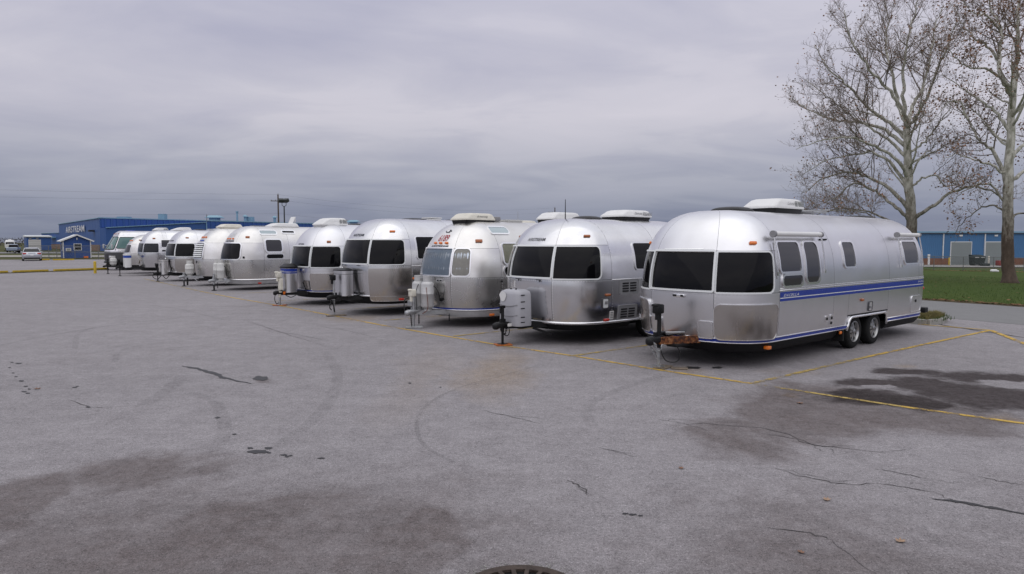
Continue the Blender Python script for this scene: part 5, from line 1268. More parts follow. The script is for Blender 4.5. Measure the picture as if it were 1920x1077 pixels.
# letters on the end wall
vs,fs=text_mesh('AIRSTREAM',1,0,.01); w=max(v.x for v in vs)-min(v.x for v in vs); hh=max(v.y for v in vs)-min(v.y for v in vs)
tA,tB=.325,.775
pa=along(Lf,C,.25); pb=along(Lf,C,.72); L_=(pb-pa).length; ux=(pb-pa)/L_; mid_=(pa+pb)/2
m=MB(); wl=[]
for v in vs:
    q=mid_+ux*(v.x*L_/w)+outL*.3; wl.append((q.x,q.y,5.55+v.y*(1.75/hh)))
m.add(wl,fs).build('sign_lettering','letter_white',fac)
# lower wing and plant on the roof
Lw=(-157.,232.); volume('wing',[Lf,(-130.,232.),(-145,246),Lw],[5.0]*4,'siding_blue',fac); wall_box('wing_base',Lw,Lf,0,1,0,1.45,.15,'brick_brown',fac,outL)
wall_box('wing_trim',Lw,Lf,0,1,4.95,5.1,.2,'trim_blue',fac,outL); wall_box('door',Lw,Lf,.16,.30,0,3.6,.1,'door_dark',fac,outL)
for k,tt in enumerate((.72,)): wall_box('awning',Lw,Lf,tt-.12,tt+.1,3.4,3.9,1.6,'trim_blue',fac,outL)
def on_roof(pxx,dep=6):
    lo,hi=0.,1.
    for _ in range(40):
        t=(lo+hi)/2; p=along(C,Rr,t)-outR*dep
        if CX+FPX*p.x/p.y<pxx: lo=t
        else: hi=t
    return along(C,Rr,lo)-outR*dep
for pxx,kind in ((308,'box'),(236,'low'),(405,'cowl'),(447,'pipe'),(462,'mush'),(472,'box'),(517,'mush'),(664,'cowl'),(652,'low')):
    q=on_roof(pxx); o=None
    if kind=='box': o=MB().box((q.x,q.y,8.5),(1.6,1.6,1.7))
    elif kind=='low': o=MB().box((q.x,q.y,8.0),(2.6,2,.7))
    elif kind=='cowl': o=MB().box((q.x,q.y,8.2),(2.2,2.2,1.2)).rings([(8.7,-2.0,2.0,1.8,.2),(8.85,-2.0,2.0,1.8,.2),(9.4,-1.2,1.2,1.0,.2)],(q.x,q.y,0))
    elif kind=='pipe': o=MB().tube([(q.x,q.y,7.5),(q.x,q.y,10.6)],.25,10).tube([(q.x,q.y,10.4),(q.x,q.y,10.8)],.4,10)
    else: o=MB().tube([(q.x,q.y,7.5),(q.x,q.y,9.5)],.4,10).lathe([(.75,0),(.6,.35),(.1,.6)],12,Matrix.Translation((q.x,q.y,9.3)))
    o.build('roof_ventilator','vent_blue',fac)
wall_box('flood_light',Lf,C,.88,.905,4.6,5.0,1.2,'door_dark',fac,outL)
# garage shed
shed=thing('garage_shed','low blue shed with white roof edge and white roller door','building')
SA=Vector((-119.5,171.)); ux=Vector((.78,.62)); un=Vector((.62,-.78))
def sp(a,d): q=SA+ux*a-un*d; return (q.x,q.y)
SW=8.4
SA=Vector((CX*0+ (52-960)/1300*176,176.)); 
foot=[sp(0,0),sp(SW*.62,0),sp(SW*.62,9),sp(0,9)]
volume('wall',foot,[3.35,3.35,3.6,3.6],'siding_blue',shed)
volume('roof',[sp(-.2,-.4),sp(SW*.62+.2,-.4),sp(SW*.62+.2,9.2),sp(-.2,9.2)],[3.62,3.62,3.9,3.9],'roof_white',shed,3.38)
dr=volume('door',[sp(.35,-.06),sp(3.0,-.06),sp(3.0,.1),sp(.35,.1)],[2.75]*4,'door_white',shed,0)
for k in range(1,6): volume('door_rib',[sp(.36,-.1),sp(2.99,-.1),sp(2.99,0),sp(.36,0)],[k*.45+.03]*4,'grille_grey',dr,k*.45)
for a in(.5,2.0): volume('lamp',[sp(a,-.25),sp(a+.5,-.25),sp(a+.5,0),sp(a,0)],[3.15]*4,'grille_grey',shed,2.95)
# guard hut
hut=thing('guard_hut','small blue guard hut with white gabled roof and white framed window','hut',(*G(119.5,484.5),0),R(39))
W_,D_,E_,P_=3.0,2.8,2.28,2.92
MB().add([(0,0,0),(W_,0,0),(W_,D_,0),(0,D_,0),(0,0,E_),(W_,0,E_),(W_,D_,E_),(0,D_,E_),(W_/2,0,P_),(W_/2,D_,P_)],[(0,1,5,8,4),(1,2,6,5),(2,3,7,9,6),(3,0,4,7)]).build('wall','siding_hut',hut)
rf=None
for sg in(0,1):
    xa=-.38 if sg==0 else W_+.38; za=E_-.38*(P_-E_)/(W_/2)
    v=[(xa,-.3,za),(W_/2,-.3,P_+.03),(W_/2,D_+.3,P_+.03),(xa,D_+.3,za)]
    r_=MB().add(v+[(a,b_,z+.09) for a,b_,z in v],[(0,1,2,3),(7,6,5,4),(0,4,5,1),(1,5,6,2),(2,6,7,3),(3,7,4,0)]).build('roof','roof_white',hut)
    MB().bar((xa,-.32,za+.02),(W_/2,-.32,P_+.05),.05,.16).build('bargeboard','frame_white',r_)
def hbox(name,x0,x1,z0,z1,d,mat,par=hut): return MB().box(((x0+x1)/2,-d/2,(z0+z1)/2),(x1-x0,d,z1-z0)).build(name,mat,par)
for xx in(0,W_): MB().box((xx,0,E_/2),(.1,.1,E_-.02)).build('corner_trim','frame_white',hut)
wn=hbox('window',1.12,2.0,.98,1.86,.06,'frame_white'); hbox('pane',1.2,1.92,1.06,1.40,.075,'glass_black',wn); hbox('pane',1.2,1.92,1.46,1.78,.075,'glass_black',wn)
acw=hbox('window_air_conditioner',.25,.82,.92,1.28,.25,'frame_white'); hbox('grille',.33,.74,.98,1.22,.265,'grille_grey',acw)
hbox('lamp',1.46,1.56,2.35,2.6,.12,'frame_white')
lw=MB().box((-.03,1.0,1.4),(.06,.6,.9)).build('window','frame_white',hut); MB().box((-.045,1.0,1.4),(.06,.46,.74)).build('pane','glass_black',lw)
hb=MB().box((W_*.8,-.25,.12),(.5,.4,.25)).build('crate','amber'); hb.location=hut.location; hb.rotation_euler=hut.rotation_euler; tag(hb,'small orange box on the ground by the guard hut wall','box')
# light blue garage block across the lawn
GY=99.; gz=-1.22
blk=thing('garage_block','light blue metal clad garage block with grey roller doors beyond the lawn','building')
def gx(p): return (p-CX)/FPX*(GY*math.cos(PITCH)+.0)*1.0
X0,X1=gx(1560),gx(2120); ztop=2+18.5*GY/FPX
MB().box(((X0+X1)/2,GY+6,(ztop+gz)/2),(X1-X0,12,ztop-gz)).build('wall','siding_light',blk)
MB().box(((X0+X1)/2,GY+5.95,ztop+.08),(X1-X0+.5,12.4,.22)).build('roof_edge','trim_blue',blk)
simple('gutter_dark',(.05,.06,.08),.6); MB().box(((X0+X1)/2,GY-.18,ztop-.11),(X1-X0+.4,.12,.10)).build('gutter','gutter_dark',blk)
def gbox(name,p0,p1,z0,z1,d,mat,par=blk): return MB().box(((gx(p0)+gx(p1))/2,GY-d/2,(z0+z1)/2),(gx(p1)-gx(p0),d,z1-z0)).build(name,mat,par)
def gzp(y): return 2-(y-455)*GY/FPX
for a,c in ((1560,1606),(1625,1740),(1744.5,1780),(1888,1960),(2000,2060)): gbox('brick_base',a,c,gz,gzp(484.5),.12,'brick_red')
for a,c in ((1783,1821),(1847.5,1885),(1962,1998),(1608,1644)):
    o=gbox('door_frame',a-1,c+1,gz,gzp(453.3),.10,'frame_white'); gbox('door',a+.3,c-.3,gz,gzp(454.5),.14,'door_panel',o)
    for k in range(1,8): z=gz+k*(gzp(454.5)-gz)/8; MB().box(((gx(a)+gx(c))/2,GY-.145,z),(gx(c)-gx(a)-.1,.02,.03)).build('door_rib','vent_grey',o)
for p in(1768,1846,1935): gbox('downpipe',p-.6,p+.6,gzp(486),gzp(437.5),.18,'frame_white')
gbox('side_door',1740,1744.2,gz,gzp(477),.1,'frame_white')
for p in(1801,1867): gbox('wall_sign',p-3,p+3,gzp(443.5),gzp(440.5),.08,'frame_white')
yard=MB(); yv=[(X0-10,GY-9.5),(X1+8,GY-9.5),(X1+8,GY+13),(X0-10,GY+13)]
yard.add([(x,y,dip(x,y)+.02) for y in (GY-9.5,GY-5,GY,GY+6,GY+13) for x in [X0-10+6*i for i in range(11)]],[(j*11+i,j*11+i+1,(j+1)*11+i+1,(j+1)*11+i) for j in range(4) for i in range(10)])
struct(yard.build('yard','concrete'))
def ontop(p,Y): 
    x=(p-CX)/FPX*Y; return x,Y,dip(x,Y)+.02
x_,y_,z_=ontop(1831.5,GY-3)
dm=thing('dumpster','black two lidded dumpster between the grey roller doors','dumpster',(x_,y_,z_))
MB().add([(-.72,-.5,.1),(.72,-.5,.1),(.72,.5,.1),(-.72,.5,.1),(-.8,-.6,1.25),(.8,-.6,1.25),(.8,.6,1.45),(-.8,.6,1.45)],[(3,2,1,0),(4,5,6,7),(0,1,5,4),(1,2,6,5),(2,3,7,6),(3,0,4,7)]).build('bin','dumpster',dm)
for s_ in(-.41,.41): o=MB().box((s_,0,1.37),(.76,1.2,.05),Matrix.Rotation(.165,3,'X')).build('lid','dumpster',dm); MB().box((s_,-.6,1.15),(.5,.03,.12)).build('label_plate','sticker',o)
for s_ in(-.6,.6): MB().box((s_,0,.06),(.12,.9,.12)).build('skid','frame_black',dm)
for p,lb in ((1779.5,'yellow bollard beside the first roller door'),(1843.5,'yellow bollard beside the dumpster')):
    x_,y_,z_=ontop(p,GY-2); o=MB().lathe([(.11,0),(.11,1.0),(.08,1.08),(.02,1.1)],14).build('bollard','yellow_solid',None,True,50); o.location=(x_,y_,z_); tag(o,lb,'bollard')
x_,y_,z_=ontop(1853.5,GY-2.5); o=MB().lathe([(.10,0),(.10,1.2),(.07,1.3)],12).build('standpipe','cream_plastic',None,True); o.location=(x_,y_,z_); tag(o,'pale standpipe in front of the second roller door','pipe')
x_,y_,z_=ontop(1877,GY-3.5); o=MB().rbox((0,0,.35),(1.1,.8,.7),.08).build('pallet_bin','bin_red',None,True); o.location=(x_,y_,z_); tag(o,'dark red bin standing by the second roller door','bin')
x_,y_,z_=ontop(1847,GY-5); o=MB().rbox((0,0,.18),(1.0,.6,.36),.05).build('crate','dumpster'); o.location=(x_,y_,z_); tag(o,'low dark crate on the yard beside the dumpster','crate')
x_,y_=44.2,FY-4.6; o=MB().rbox((0,0,.12),(.55,.35,.24),.09,seg=3).rbox((.3,.05,.08),(.3,.3,.16),.06,seg=3).build('litter_bag','letter_white',None,True,80)
q=AT(1863.5,507,FY-3.8); o.location=(q.x,q.y,lawn_z(q.x,q.y)); tag(o,'crumpled white bag lying on the leaf drift by the fence','bag')
# chain link fences
def fence(label,P,h,posts,mesh_step=.055,rails=(1.,),zf=None,wr=.0022):
    f=thing('chain_link_fence',label,'fence'); z_=zf or (lambda x,y:0.)
    P=[Vector(p) for p in P]
    for p in posts:
        q=Vector(p); z=z_(q.x,q.y); MB().tube([(q.x,q.y,z-.1),(q.x,q.y,z+h)],.035,8).build('post','post_grey',f,True)
    for a,c in zip(P,P[1:]):
        za,zc=z_(a.x,a.y),z_(c.x,c.y)
        for r_ in rails: MB().tube([(a.x,a.y,za+h*r_),(c.x,c.y,zc+h*r_)],.024,6).build('rail','post_grey',f,True)
        m=MB(); L=(c-a).length; n=int(L/mesh_step); dv=(c-a)/L
        k=h
        for i in range(-int(h/mesh_step),n):
            for sg in(0,1):
                s0=i*mesh_step; s1_=s0+h; t0,t1=max(0,s0),min(L,s1_)
                if t1<=t0: continue
                u0,u1=(t0-s0)/h,(t1-s0)/h
                if sg: u0,u1=1-u0,1-u1
                p=a+dv*t0; q=a+dv*t1; zp=za+(zc-za)*t0/L; zq=za+(zc-za)*t1/L
                A_=Vector((p.x,p.y,zp+.03+u0*(h-.05))); B_=Vector((q.x,q.y,zq+.03+u1*(h-.05))); d_=(B_-A_).normalized(); o_=Vector((-dv.y,dv.x,0)); w_=d_.cross(o_)*wr
                m.add([A_-w_,A_+w_,B_+w_,B_-w_],[(0,1,2,3)])
        m.build('wire_mesh','post_grey',f,stuff=True)
    return f
fx=lambda p:((p-CX)/FPX*FY,FY)
fence('chain link fence along the far side of the lawn',[fx(1640),fx(1980)],1.38,[fx(p) for p in(1640,1695,1751,1806,1863,1920,1978)],zf=lambda x,y:lawn_z(x,y))
ly=lambda p,y:G(p,y)
fence('chain link fence in front of the guard hut',[ly(44,486),ly(92,486.4),ly(141,486.8),ly(197,487.4)],1.6,[ly(44,486),ly(92,486.4),ly(107,486.5),ly(141,486.8),ly(185,487.2),ly(197,487.4)],.09,(1.,.55),wr=.003)
# light strips of gravel beyond the left hand fence
struct(MB().add([(x,y,-.03) for x,y in ((-160,96),(-40,98),(-40,110),(-160,112))],[(0,1,2,3)]).build('service_road','gravel'))
struct(MB().add([(x,y,-.025) for x,y in ((-420,126),(-40,130),(-40,148),(-420,146))],[(0,1,2,3)]).build('far_road','road_grey'))
# ================================================================ poles and wires
def upole(label,x,y,h,arm=2.4,rz=.3,group=None):
    t=thing('utility_pole',label,'pole',(x,y,0),rz)
    MB().tube([(0,0,-.2),(0,0,h)],[.17,.11],10).build('post','wood_pole',t,True); MB().box((0,.12,h-1.1),(arm,.1,.12)).build('crossarm','wood_pole',t)
    for a in(-arm/2+.1,-arm/6,arm/2-.1): MB().lathe([(.05,0),(.06,.1),(.03,.2)],8,Matrix.Translation((a,.12,h-1.04))).build('insulator','grille_grey',t)
    MB().lathe([(.05,0),(.06,.1),(.03,.2)],8,Matrix.Translation((0,0,h))).build('insulator','grille_grey',t); return t
PA=((524-960)/1300*118,118.); PB=((1040-960)/1300*165,165.); PC=(-118.,46.)
upole('brown wooden utility pole with crossarm standing before the factory',PA[0],PA[1],10.1); upole('distant utility pole with crossarm rising behind the trailer roofs',PB[0],PB[1],10.2,3.2); 
def wire(label,a,c,sag,r=.009):
    o=MB().tube([(a[0]+(c[0]-a[0])*k/16,a[1]+(c[1]-a[1])*k/16,a[2]+(c[2]-a[2])*k/16-sag*4*k/16*(1-k/16)) for k in range(17)],r,4).build('power_line','wire'); tag(o,label,'power line'); return o
for dz,dx,nm in ((0,0,'topmost'),(-.95,.9,'middle'),(-3.2,0,'lowest')):
    z0=10.1+dz
    wire(f'{nm} power line running left from the wooden utility pole',(PC[0]+dx,PC[1],9.2+dz),(PA[0]+dx*.6,PA[1],z0),.9)
    wire(f'{nm} power line running between the two utility poles',(PA[0]+dx*.6,PA[1],z0),(PB[0]+dx,PB[1],10.2+dz),1.5)
lp=thing('light_pole','black pole carrying twin floodlights beside the wooden utility pole','lamp',((535-960)/1300*96,96,0))
MB().tube([(0,0,0),(0,0,7.0)],[.11,.08],10).build('post','pole_black',lp,True)
MB().tube([(-.28,0,7.5),(-.28,0,7.1),(0,0,6.9),(.28,0,7.1),(.28,0,7.5)],.045,6).build('bracket','pole_black',lp)
for a,rz in((-.35,.5),(.3,-.4)): MB().rbox((a,-.1,7.75),(.75,.55,.5),.08,Matrix.Rotation(rz,3,'Z')@Matrix.Rotation(.5,3,'X')).build('floodlight','pole_black',lp,True)
# ================================================================ far-left vehicles
simple('car_silver',(.50,.52,.56),.28,.7,coat=.5); simple('car_blue',(.34,.40,.50),.3,.5,coat=.5); simple('tail_red',(.42,.012,.012),.25,coat=.5)
car=thing('parked_car','silver four door sedan parked facing away beside the yellow kerb','car',(*G(60,488.8),0),R(125))
MB().rings([(.20,-2.25,2.25,.82,.3),(.34,-2.33,2.33,.88,.35),(.62,-2.36,2.36,.90,.4),(.82,-2.32,2.28,.88,.4),(.93,-2.22,2.05,.83,.4),(.97,-2.05,1.2,.78,.3)]).build('body','car_silver',car,True,50)
MB().rings([(.94,-1.78,1.15,.77,.25),(1.10,-1.50,.85,.73,.25),(1.36,-1.02,.25,.60,.25)]).build('window_glass','glass_black',car,True,50)
MB().rings([(1.345,-1.06,.30,.625,.25),(1.40,-.98,.2,.60,.25),(1.44,-.8,.0,.50,.25)]).build('roof','car_silver',car,True,50)
for sg in(1,-1):
    MB().bar((-1.05,sg*.615,1.36),(-1.82,sg*.775,.95),.05,.10).build('pillar','car_silver',car); MB().bar((.28,sg*.615,1.36),(1.12,sg*.765,.95),.05,.07).build('pillar','car_silver',car); MB().bar((-.35,sg*.63,1.36),(-.35,sg*.78,.95),.06,.04).build('pillar','car_silver',car)
    MB().rbox((-2.24,sg*.66,.80),(.22,.36,.17),.05).build('taillight','tail_red',car,True)
    MB().rbox((.75,sg*.93,.98),(.12,.16,.11),.03).build('mirror','car_silver',car,True)
    for xx in(-1.38,1.38): wheel(car,xx,sg*.80,.32,.2,-1 if sg<0 else 1,'galvanised',6)
MB().box((-2.355,0,.66),(.03,.32,.15)).build('number_plate','letter_white',car); MB().rbox((-2.30,0,.30),(.16,1.5,.12),.04).build('rear_valance','black_plastic',car,True)
MB().rbox((-2.34,0,.86),(.05,.7,.04),.015).build('boot_handle','car_silver',car)
cp=thing('camper','white camper van with dark front windows parked far beyond the field','camper',((20.5-960)/1300*200,200,0),R(-55))
MB().rings([(.5,-2.8,2.8,1.15,.5),(1.2,-2.9,2.9,1.2,.6),(2.2,-2.85,2.7,1.15,.6),(2.7,-2.4,2.2,.9,.6)]).build('body','white_plastic',cp,True,60); MB().rbox((2.72,0,1.75),(.2,1.9,.7),.08).build('windscreen','glass_black',cp); MB().box((0,0,2.8),(.9,.7,.3)).build('roof_unit','white_plastic',cp)
for sg in(1,-1):
    MB().rbox((.8,sg*1.17,1.75),(1.6,.1,.6),.04).build('window','glass_black',cp)
    for xx in(-1.8,1.8): wheel(cp,xx,sg*1.0,.36,.22,-1 if sg<0 else 1,'galvanised',6)
pk=thing('pickup_truck','pale blue pickup truck parked in front of the white camper','truck',((27-960)/1300*142,142,0),R(118))
MB().rings([(.35,-2.6,2.6,.9,.3),(.9,-2.65,2.65,.95,.3),(1.0,-2.55,2.5,.9,.3)]).build('body','car_blue',pk,True,50); MB().rings([(.98,-.6,1.2,.85,.25),(1.6,-.4,.6,.68,.2)]).build('window_glass','glass_black',pk,True,50); MB().rings([(1.58,-.45,.65,.7,.2),(1.68,-.35,.5,.62,.2)]).build('roof','car_blue',pk,True,50)
for sg in(1,-1):
    for xx in(-1.6,1.6): wheel(pk,xx,sg*.85,.36,.22,-1 if sg<0 else 1,'galvanised',6)
ft=thing('flatbed_trailer','low dark flatbed trailer standing behind the pale blue pickup','trailer',((33-960)/1300*131,131,0),R(10))
MB().box((0,0,.45),(3.6,1.6,.12)).build('deck','frame_black',ft); MB().bar((1.8,0,.45),(3.0,0,.4),.1,.1).build('drawbar','frame_black',ft)
for sg in(1,-1): wheel(ft,0,sg*.75,.28,.18,-1 if sg<0 else 1,'galvanised',6)
# far wood on the horizon
m=MB(); simple('far_twigs',(.065,.055,.055),.9,var=.3,scale=.05)
for k in range(26000):
    x=-random.uniform(255,900); y=400+random.uniform(0,60); top=3.6+2.2*mnoise.noise((x*.02,3.3,0))+1.3*mnoise.noise((x*.09,1.1,0)); top=max(1.6,top)
    z=random.uniform(0,top); s=random.uniform(.2,.6); a=random.uniform(0,3.14); M_=Matrix.Rotation(a,3,'Z')@Matrix.Rotation(random.uniform(-1,1),3,'X')
    m.add([M_@Vector(q)*s+Vector((x,y,z)) for q in((-.5,0,-.8),(.5,.1,-.6),(.3,0,1.))],[(0,1,2)])
o=m.build('far_wood','far_twigs',stuff=True); o['label']='low bare wood on the horizon beyond the camper'; o['category']='trees'
# ================================================================ the two sycamores
def bark(name,pale,dark,brown,zlo,zhi):
    m,nt,n,l,b=nodes(name); g=n.new('ShaderNodeTexCoord').outputs['Object']
    mp=n.new('ShaderNodeMapping'); mp.inputs['Scale'].default_value=(2.2,2.2,.9); l.new(g,mp.inputs[0])
    t=n.new('ShaderNodeTexNoise'); t.inputs['Scale'].default_value=2.6; t.inputs['Detail'].default_value=6; t.inputs['Roughness'].default_value=.7; l.new(mp.outputs[0],t.inputs['Vector'])
    r=n.new('ShaderNodeValToRGB'); r.color_ramp.interpolation='LINEAR'; l.new(t.outputs['Fac'],r.inputs[0]); e=r.color_ramp.elements
    e[0].position=.40; e[0].color=(*dark,1); e[1].position=.58; e[1].color=(*pale,1)
    r2=n.new('ShaderNodeValToRGB'); l.new(t.outputs['Fac'],r2.inputs[0]); r2.color_ramp.elements[0].position=.35; r2.color_ramp.elements[1].position=.72
    r2.color_ramp.elements[0].color=(*[x*.55 for x in brown],1); r2.color_ramp.elements[1].color=(*brown,1)
    sx=n.new('ShaderNodeSeparateXYZ'); l.new(g,sx.inputs[0]); ad=n.new('ShaderNodeMath'); ad.operation='MULTIPLY_ADD'; l.new(t.outputs['Fac'],ad.inputs[0]); ad.inputs[1].default_value=5; l.new(sx.outputs[2],ad.inputs[2])
    mr=n.new('ShaderNodeMapRange'); mr.inputs['From Min'].default_value=zlo+2.5; mr.inputs['From Max'].default_value=zhi+2.5; l.new(ad.outputs[0],mr.inputs[0])
    mx=n.new('ShaderNodeMix'); mx.data_type='RGBA'; l.new(mr.outputs[0],mx.inputs['Factor']); l.new(r2.outputs[0],mx.inputs[6]); l.new(r.outputs[0],mx.inputs[7]); l.new(mx.outputs[2],b.inputs['Base Color'])
    b.inputs['Roughness'].default_value=.9
    bp=n.new('ShaderNodeBump'); bp.inputs['Strength'].default_value=.5; bp.inputs['Distance'].default_value=.06; l.new(t.outputs['Fac'],bp.inputs['Height']); l.new(bp.outputs[0],b.inputs['Normal'])
bark('bark',(.60,.585,.52),(.30,.295,.235),(.125,.09,.068),2.0,6.5)
simple('twig',(.24,.20,.172),.9,var=.35,scale=1.); simple('tree_leaf',(.30,.165,.10),.85,var=.6,scale=2.)
def rot_about(v,ax,a): return Matrix.Rotation(a,3,ax)@v
def tree(label,base,trunk,rt,limbs,Y,seed,leaves,spread=1.,limit=16000,inner=(2,.6)):
    rnd=random.Random(seed); T=thing('sycamore_tree',label,'tree',base)
    B=Vector(base); P=[AT(*q,Y)-B for q in trunk]; P[0]=Vector((0,0,-.15))
    n=len(P); dens=[]
    for i in range(n-1):
        for k in range(4): dens.append(P[i].lerp(P[i+1],k/4))
    dens.append(P[-1]); R_=[rt*(1-.50*i/(len(dens)-1)) for i in range(len(dens))]; R_[0]*=1.75; R_[1]*=1.2
    dens=[p+Vector((mnoise.noise((i*.4,seed,0)),mnoise.noise((i*.4,seed,5)),0))*.07*(i>0) for i,p in enumerate(dens)]
    MB().tube(dens,R_,14).build('trunk','bark',T,True,180)
    tw=MB(); lf=MB(); tips=[]; count=[0]
    def path(p,d,L,seg,wig,up):
        out=[p.copy()]; d=d.normalized()
        for i in range(seg):
            d=(d+Vector((rnd.gauss(0,wig),rnd.gauss(0,wig),rnd.gauss(0,wig)+up))).normalized(); p=p+d*(L/seg); out.append(p.copy())
        return out,d
    def leafy(p,k):
        for _ in range(k):
            q=p+Vector((rnd.gauss(0,.22),rnd.gauss(0,.22),rnd.gauss(-.05,.2))); s=rnd.uniform(.025,.055); M_=Matrix.Rotation(rnd.uniform(0,6.28),3,'Z')@Matrix.Rotation(rnd.uniform(-1.5,1.5),3,'X')
            lf.add([M_@Vector(v)*s+q for v in((-1,-.7,0),(.9,-.8,.3),(1.,.8,0),(-.7,.9,.4))],[(0,1,2,3)])
    def sub(pts,r0,r1,lev,Lpar):
        """side branches along a path"""
        if lev>3: return
        N=len(pts)-1
        tot=sum((pts[i+1]-pts[i]).length for i in range(N))
        gap=(.31,.24,.19,.26)[lev]; cnt=int(tot/gap*rnd.uniform(.85,1.15))
        if lev==3 and rnd.random()<.45: return
        for c in range(cnt):
            u=(.36,.18,.10,.1)[lev]+(.64,.82,.9,.9)[lev]*((c+rnd.random())/max(1,cnt)); u=min(u,.995); i=min(N-1,int(u*N)); f=u*N-i; p=pts[i].lerp(pts[i+1],f); t=(pts[i+1]-pts[i]).normalized()
            ax=t.orthogonal().normalized(); ax=rot_about(ax,t,rnd.uniform(0,6.28)); ang=R(rnd.uniform(30,68)); d=rot_about(t,ax,ang)
            if d.z<-.25 and rnd.random()<.6: d.z*=-.4
            r=(r0+(r1-r0)*u)*rnd.uniform(.35,.6)
            L=Lpar*(rnd.uniform(.22,.50) if lev<2 else rnd.uniform(.3,.6))*(1.12-.72*u)
            L=max(.28,min(L,(3.4,2.0,1.1,.6)[lev]*spread)); r=max(r,.0065)
            if lev>=2: r=min(r,.011)
            seg=5 if lev<1 else (4 if lev<2 else 3)
            q,_=path(p,d,L,seg,.20 if lev<2 else .24,.15 if lev<2 else .10)
            count[0]+=1
            tw.tube(q,[r+(max(.0045,r*.3)-r)*k/seg for k in range(seg+1)],4 if lev<2 else 3,cap=False)
            if lev>=2 or L<.8: tips.append(q[-1])
            sub(q,r,max(.0045,r*.3),lev+1,L)
    for pl,r0 in limbs:
        r0*=.8
        pts=[]; nz=rnd.uniform(-1,1)
        P=[]
        for i,q in enumerate(pl):
            q=(trunk[3][0]+(q[0]-trunk[3][0])*.975,q[1])
            dy=0 if i==0 else nz*(.9*i)+rnd.gauss(0,.35); P.append(AT(q[0],q[1],Y+dy)-B)
        out=[]; E_=[P[0]*2-P[1]]+P+[P[-1]*2-P[-2]]
        for i in range(1,len(E_)-2):
            for k in range(5):
                t=k/5; a,b_,c,d=E_[i-1],E_[i],E_[i+1],E_[i+2]; out.append(.5*((2*b_)+(c-a)*t+(2*a-5*b_+4*c-d)*t*t+(3*b_-a-3*c+d)*t**3))
        out.append(P[-1]); N=len(out); out=[p+Vector((rnd.gauss(0,.035),rnd.gauss(0,.035),rnd.gauss(0,.035)))*(i>0) for i,p in enumerate(out)]
        rs=[r0*(1-.86*(i/(N-1))**.8) for i in range(N)]
        MB().tube(out,rs,8).build('limb','bark',T,True,180)
        tot=sum((out[i+1]-out[i]).length for i in range(N-1)); sub(out,r0*.8,r0*.12,0,tot)
    # limbs towards and away from the viewer
    for k in range(inner[0]*2):
        i=rnd.randrange(len(dens)//2,len(dens)-1); p=dens[i]; a=rnd.choice((1.57,-1.57))+rnd.uniform(-.7,.7); d=Vector((math.cos(a),math.sin(a),rnd.uniform(.35,.9))); L=rnd.uniform(4,6.5)*inner[1]*1.4
        q,_=path(p,d,L,9,.10,.05); r0=rt*.22; N=len(q); MB().tube(q,[r0*(1-.85*j/(N-1)) for j in range(N)],8).build('limb','bark',T,True,180); sub(q,r0*.8,r0*.15,0,L)
    for _ in range(leaves): leafy(rnd.choice(tips),rnd.choice((1,1,2,3)))
    print('TW',count[0]); tw.build('crown','twig',T,stuff=True); sb=MB()
    for _ in range(260):
        q=rnd.choice(tips)+Vector((rnd.gauss(0,.05),rnd.gauss(0,.05),-.12)); r=.022
        sb.add([q+Vector(v)*r for v in((1,0,0),(-1,0,0),(0,1,0),(0,-1,0),(0,0,1),(0,0,-1))],[(0,2,4),(2,1,4),(1,3,4),(3,0,4),(2,0,5),(1,2,5),(3,1,5),(0,3,5)])
    sb.build('seed_balls','twig',T,stuff=True); lf.build('dead_leaves','tree_leaf',T,stuff=True)
    return count[0]
TY=40.; bs=AT(1710,523,TY)
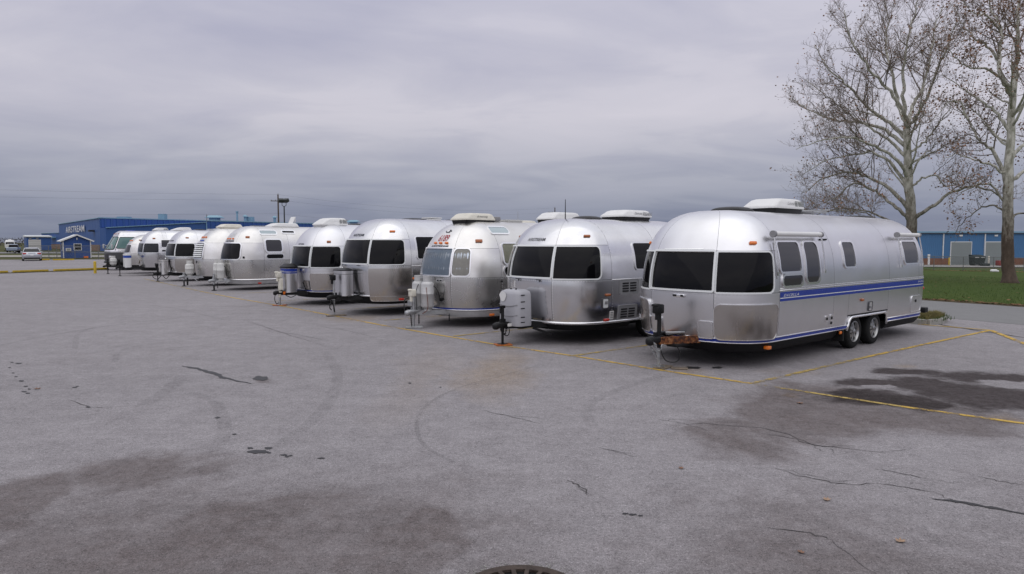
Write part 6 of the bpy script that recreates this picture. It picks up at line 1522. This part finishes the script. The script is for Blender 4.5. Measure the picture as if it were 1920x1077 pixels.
n1=tree('pale barked sycamore rising behind the blue striped trailer, mostly bare',(bs.x,bs.y,lawn_z(bs.x,bs.y)-.03),((1710,526),(1711,470),(1709,420),(1706,370),(1703,320),(1701,270),(1699,238)),.33,
 [(((1704,245),(1692,205),(1662,165),(1620,120),(1590,70),(1578,20)),.17),(((1700,238),(1684,195),(1672,140),(1660,90),(1664,40),(1655,-5)),.16),(((1699,238),(1693,180),(1694,130),(1700,80),(1715,30),(1722,-20)),.16),(((1701,240),(1712,200),(1730,165),(1745,110),(1752,60),(1770,10)),.17),(((1701,242),(1720,215),(1748,160),(1770,105),(1785,70),(1800,30)),.14),
  (((1701,262),(1668,232),(1630,205),(1590,165),(1550,130),(1522,85)),.16),(((1702,278),(1660,245),(1610,230),(1560,225),(1510,205),(1478,185)),.15),(((1703,300),(1670,265),(1630,240),(1590,215),(1545,180),(1508,150)),.13),(((1704,335),(1680,300),(1640,275),(1590,258),(1540,262),(1488,280)),.15),(((1705,360),(1680,318),(1640,288),(1600,290),(1550,300),(1496,330)),.15),
  (((1707,395),(1670,355),(1630,335),(1590,322),(1540,335),(1500,362)),.17),(((1708,415),(1680,390),(1640,360),(1600,345),(1560,372),(1520,388)),.15),(((1710,412),(1745,388),(1790,360),(1830,350),(1870,362),(1905,380)),.16),(((1706,352),(1730,335),(1755,330),(1775,350),(1800,340),(1830,322)),.09),(((1702,290),(1730,270),(1755,240),(1775,215),(1790,190)),.10),(((1700,255),(1722,235),(1735,205),(1738,160)),.08),(((1705,340),(1725,300),(1745,280),(1775,262)),.09),(((1709,436),(1660,412),(1600,392),(1540,398),(1488,428)),.11),(((1703,308),(1740,292),(1780,270),(1818,252)),.09),(((1709,430),(1670,425),(1620,400),(1560,395),(1500,400)),.08)],TY,3,1900)
TY=36.; bs=AT(1893,530,TY)
n2=tree('tall sycamore on the lawn with brown lower bark and clinging dead leaves',(bs.x,bs.y,lawn_z(bs.x,bs.y)-.03),((1893,531),(1890,490),(1889,430),(1890,370),(1892,310),(1896,240),(1899,172)),.31,
 [(((1898,180),(1880,150),(1872,110),(1878,60),(1858,20),(1850,-40)),.19),(((1899,175),(1906,120),(1909,60),(1912,0),(1925,-70)),.21),(((1889,372),(1882,330),(1862,285),(1835,262),(1812,225),(1790,200)),.18),(((1812,225),(1800,195),(1780,190),(1760,210),(1738,235)),.07),(((1893,300),(1920,270),(1950,240),(1990,210)),.15),(((1890,340),(1925,320),(1960,310),(2010,280)),.15),(((1895,250),(1870,215),(1840,190),(1800,165),(1765,140)),.12),(((1879,150),(1850,130),(1820,128),(1790,110),(1770,85)),.10),(((1874,115),(1850,85),(1825,70),(1800,40),(1785,10)),.10),
  (((1876,60),(1850,30),(1825,25),(1795,-10)),.08),(((1897,220),(1930,180),(1960,120),(1985,60)),.14),(((1889,400),(1860,385),(1830,395),(1800,420),(1785,440)),.08),(((1889,415),(1915,400),(1950,405),(1990,430)),.09),(((1890,385),(1860,350),(1835,345),(1805,360),(1780,380)),.09),(((1891,330),(1860,310),(1825,300),(1790,290),(1765,300)),.10),(((1894,270),(1870,255),(1845,235),(1830,205)),.09),(((1898,200),(1870,185),(1845,160)),.08)],TY,11,3900)
print('twigs',n1,n2)
for o in list(bpy.data.objects):
    if '_skin' in o.keys(): del o['_skin']
tri=sum(len(p.vertices)-2 for o in bpy.data.objects if o.type=='MESH' for p in o.data.polygons)
print('objects',len(bpy.data.objects),'tris',tri)
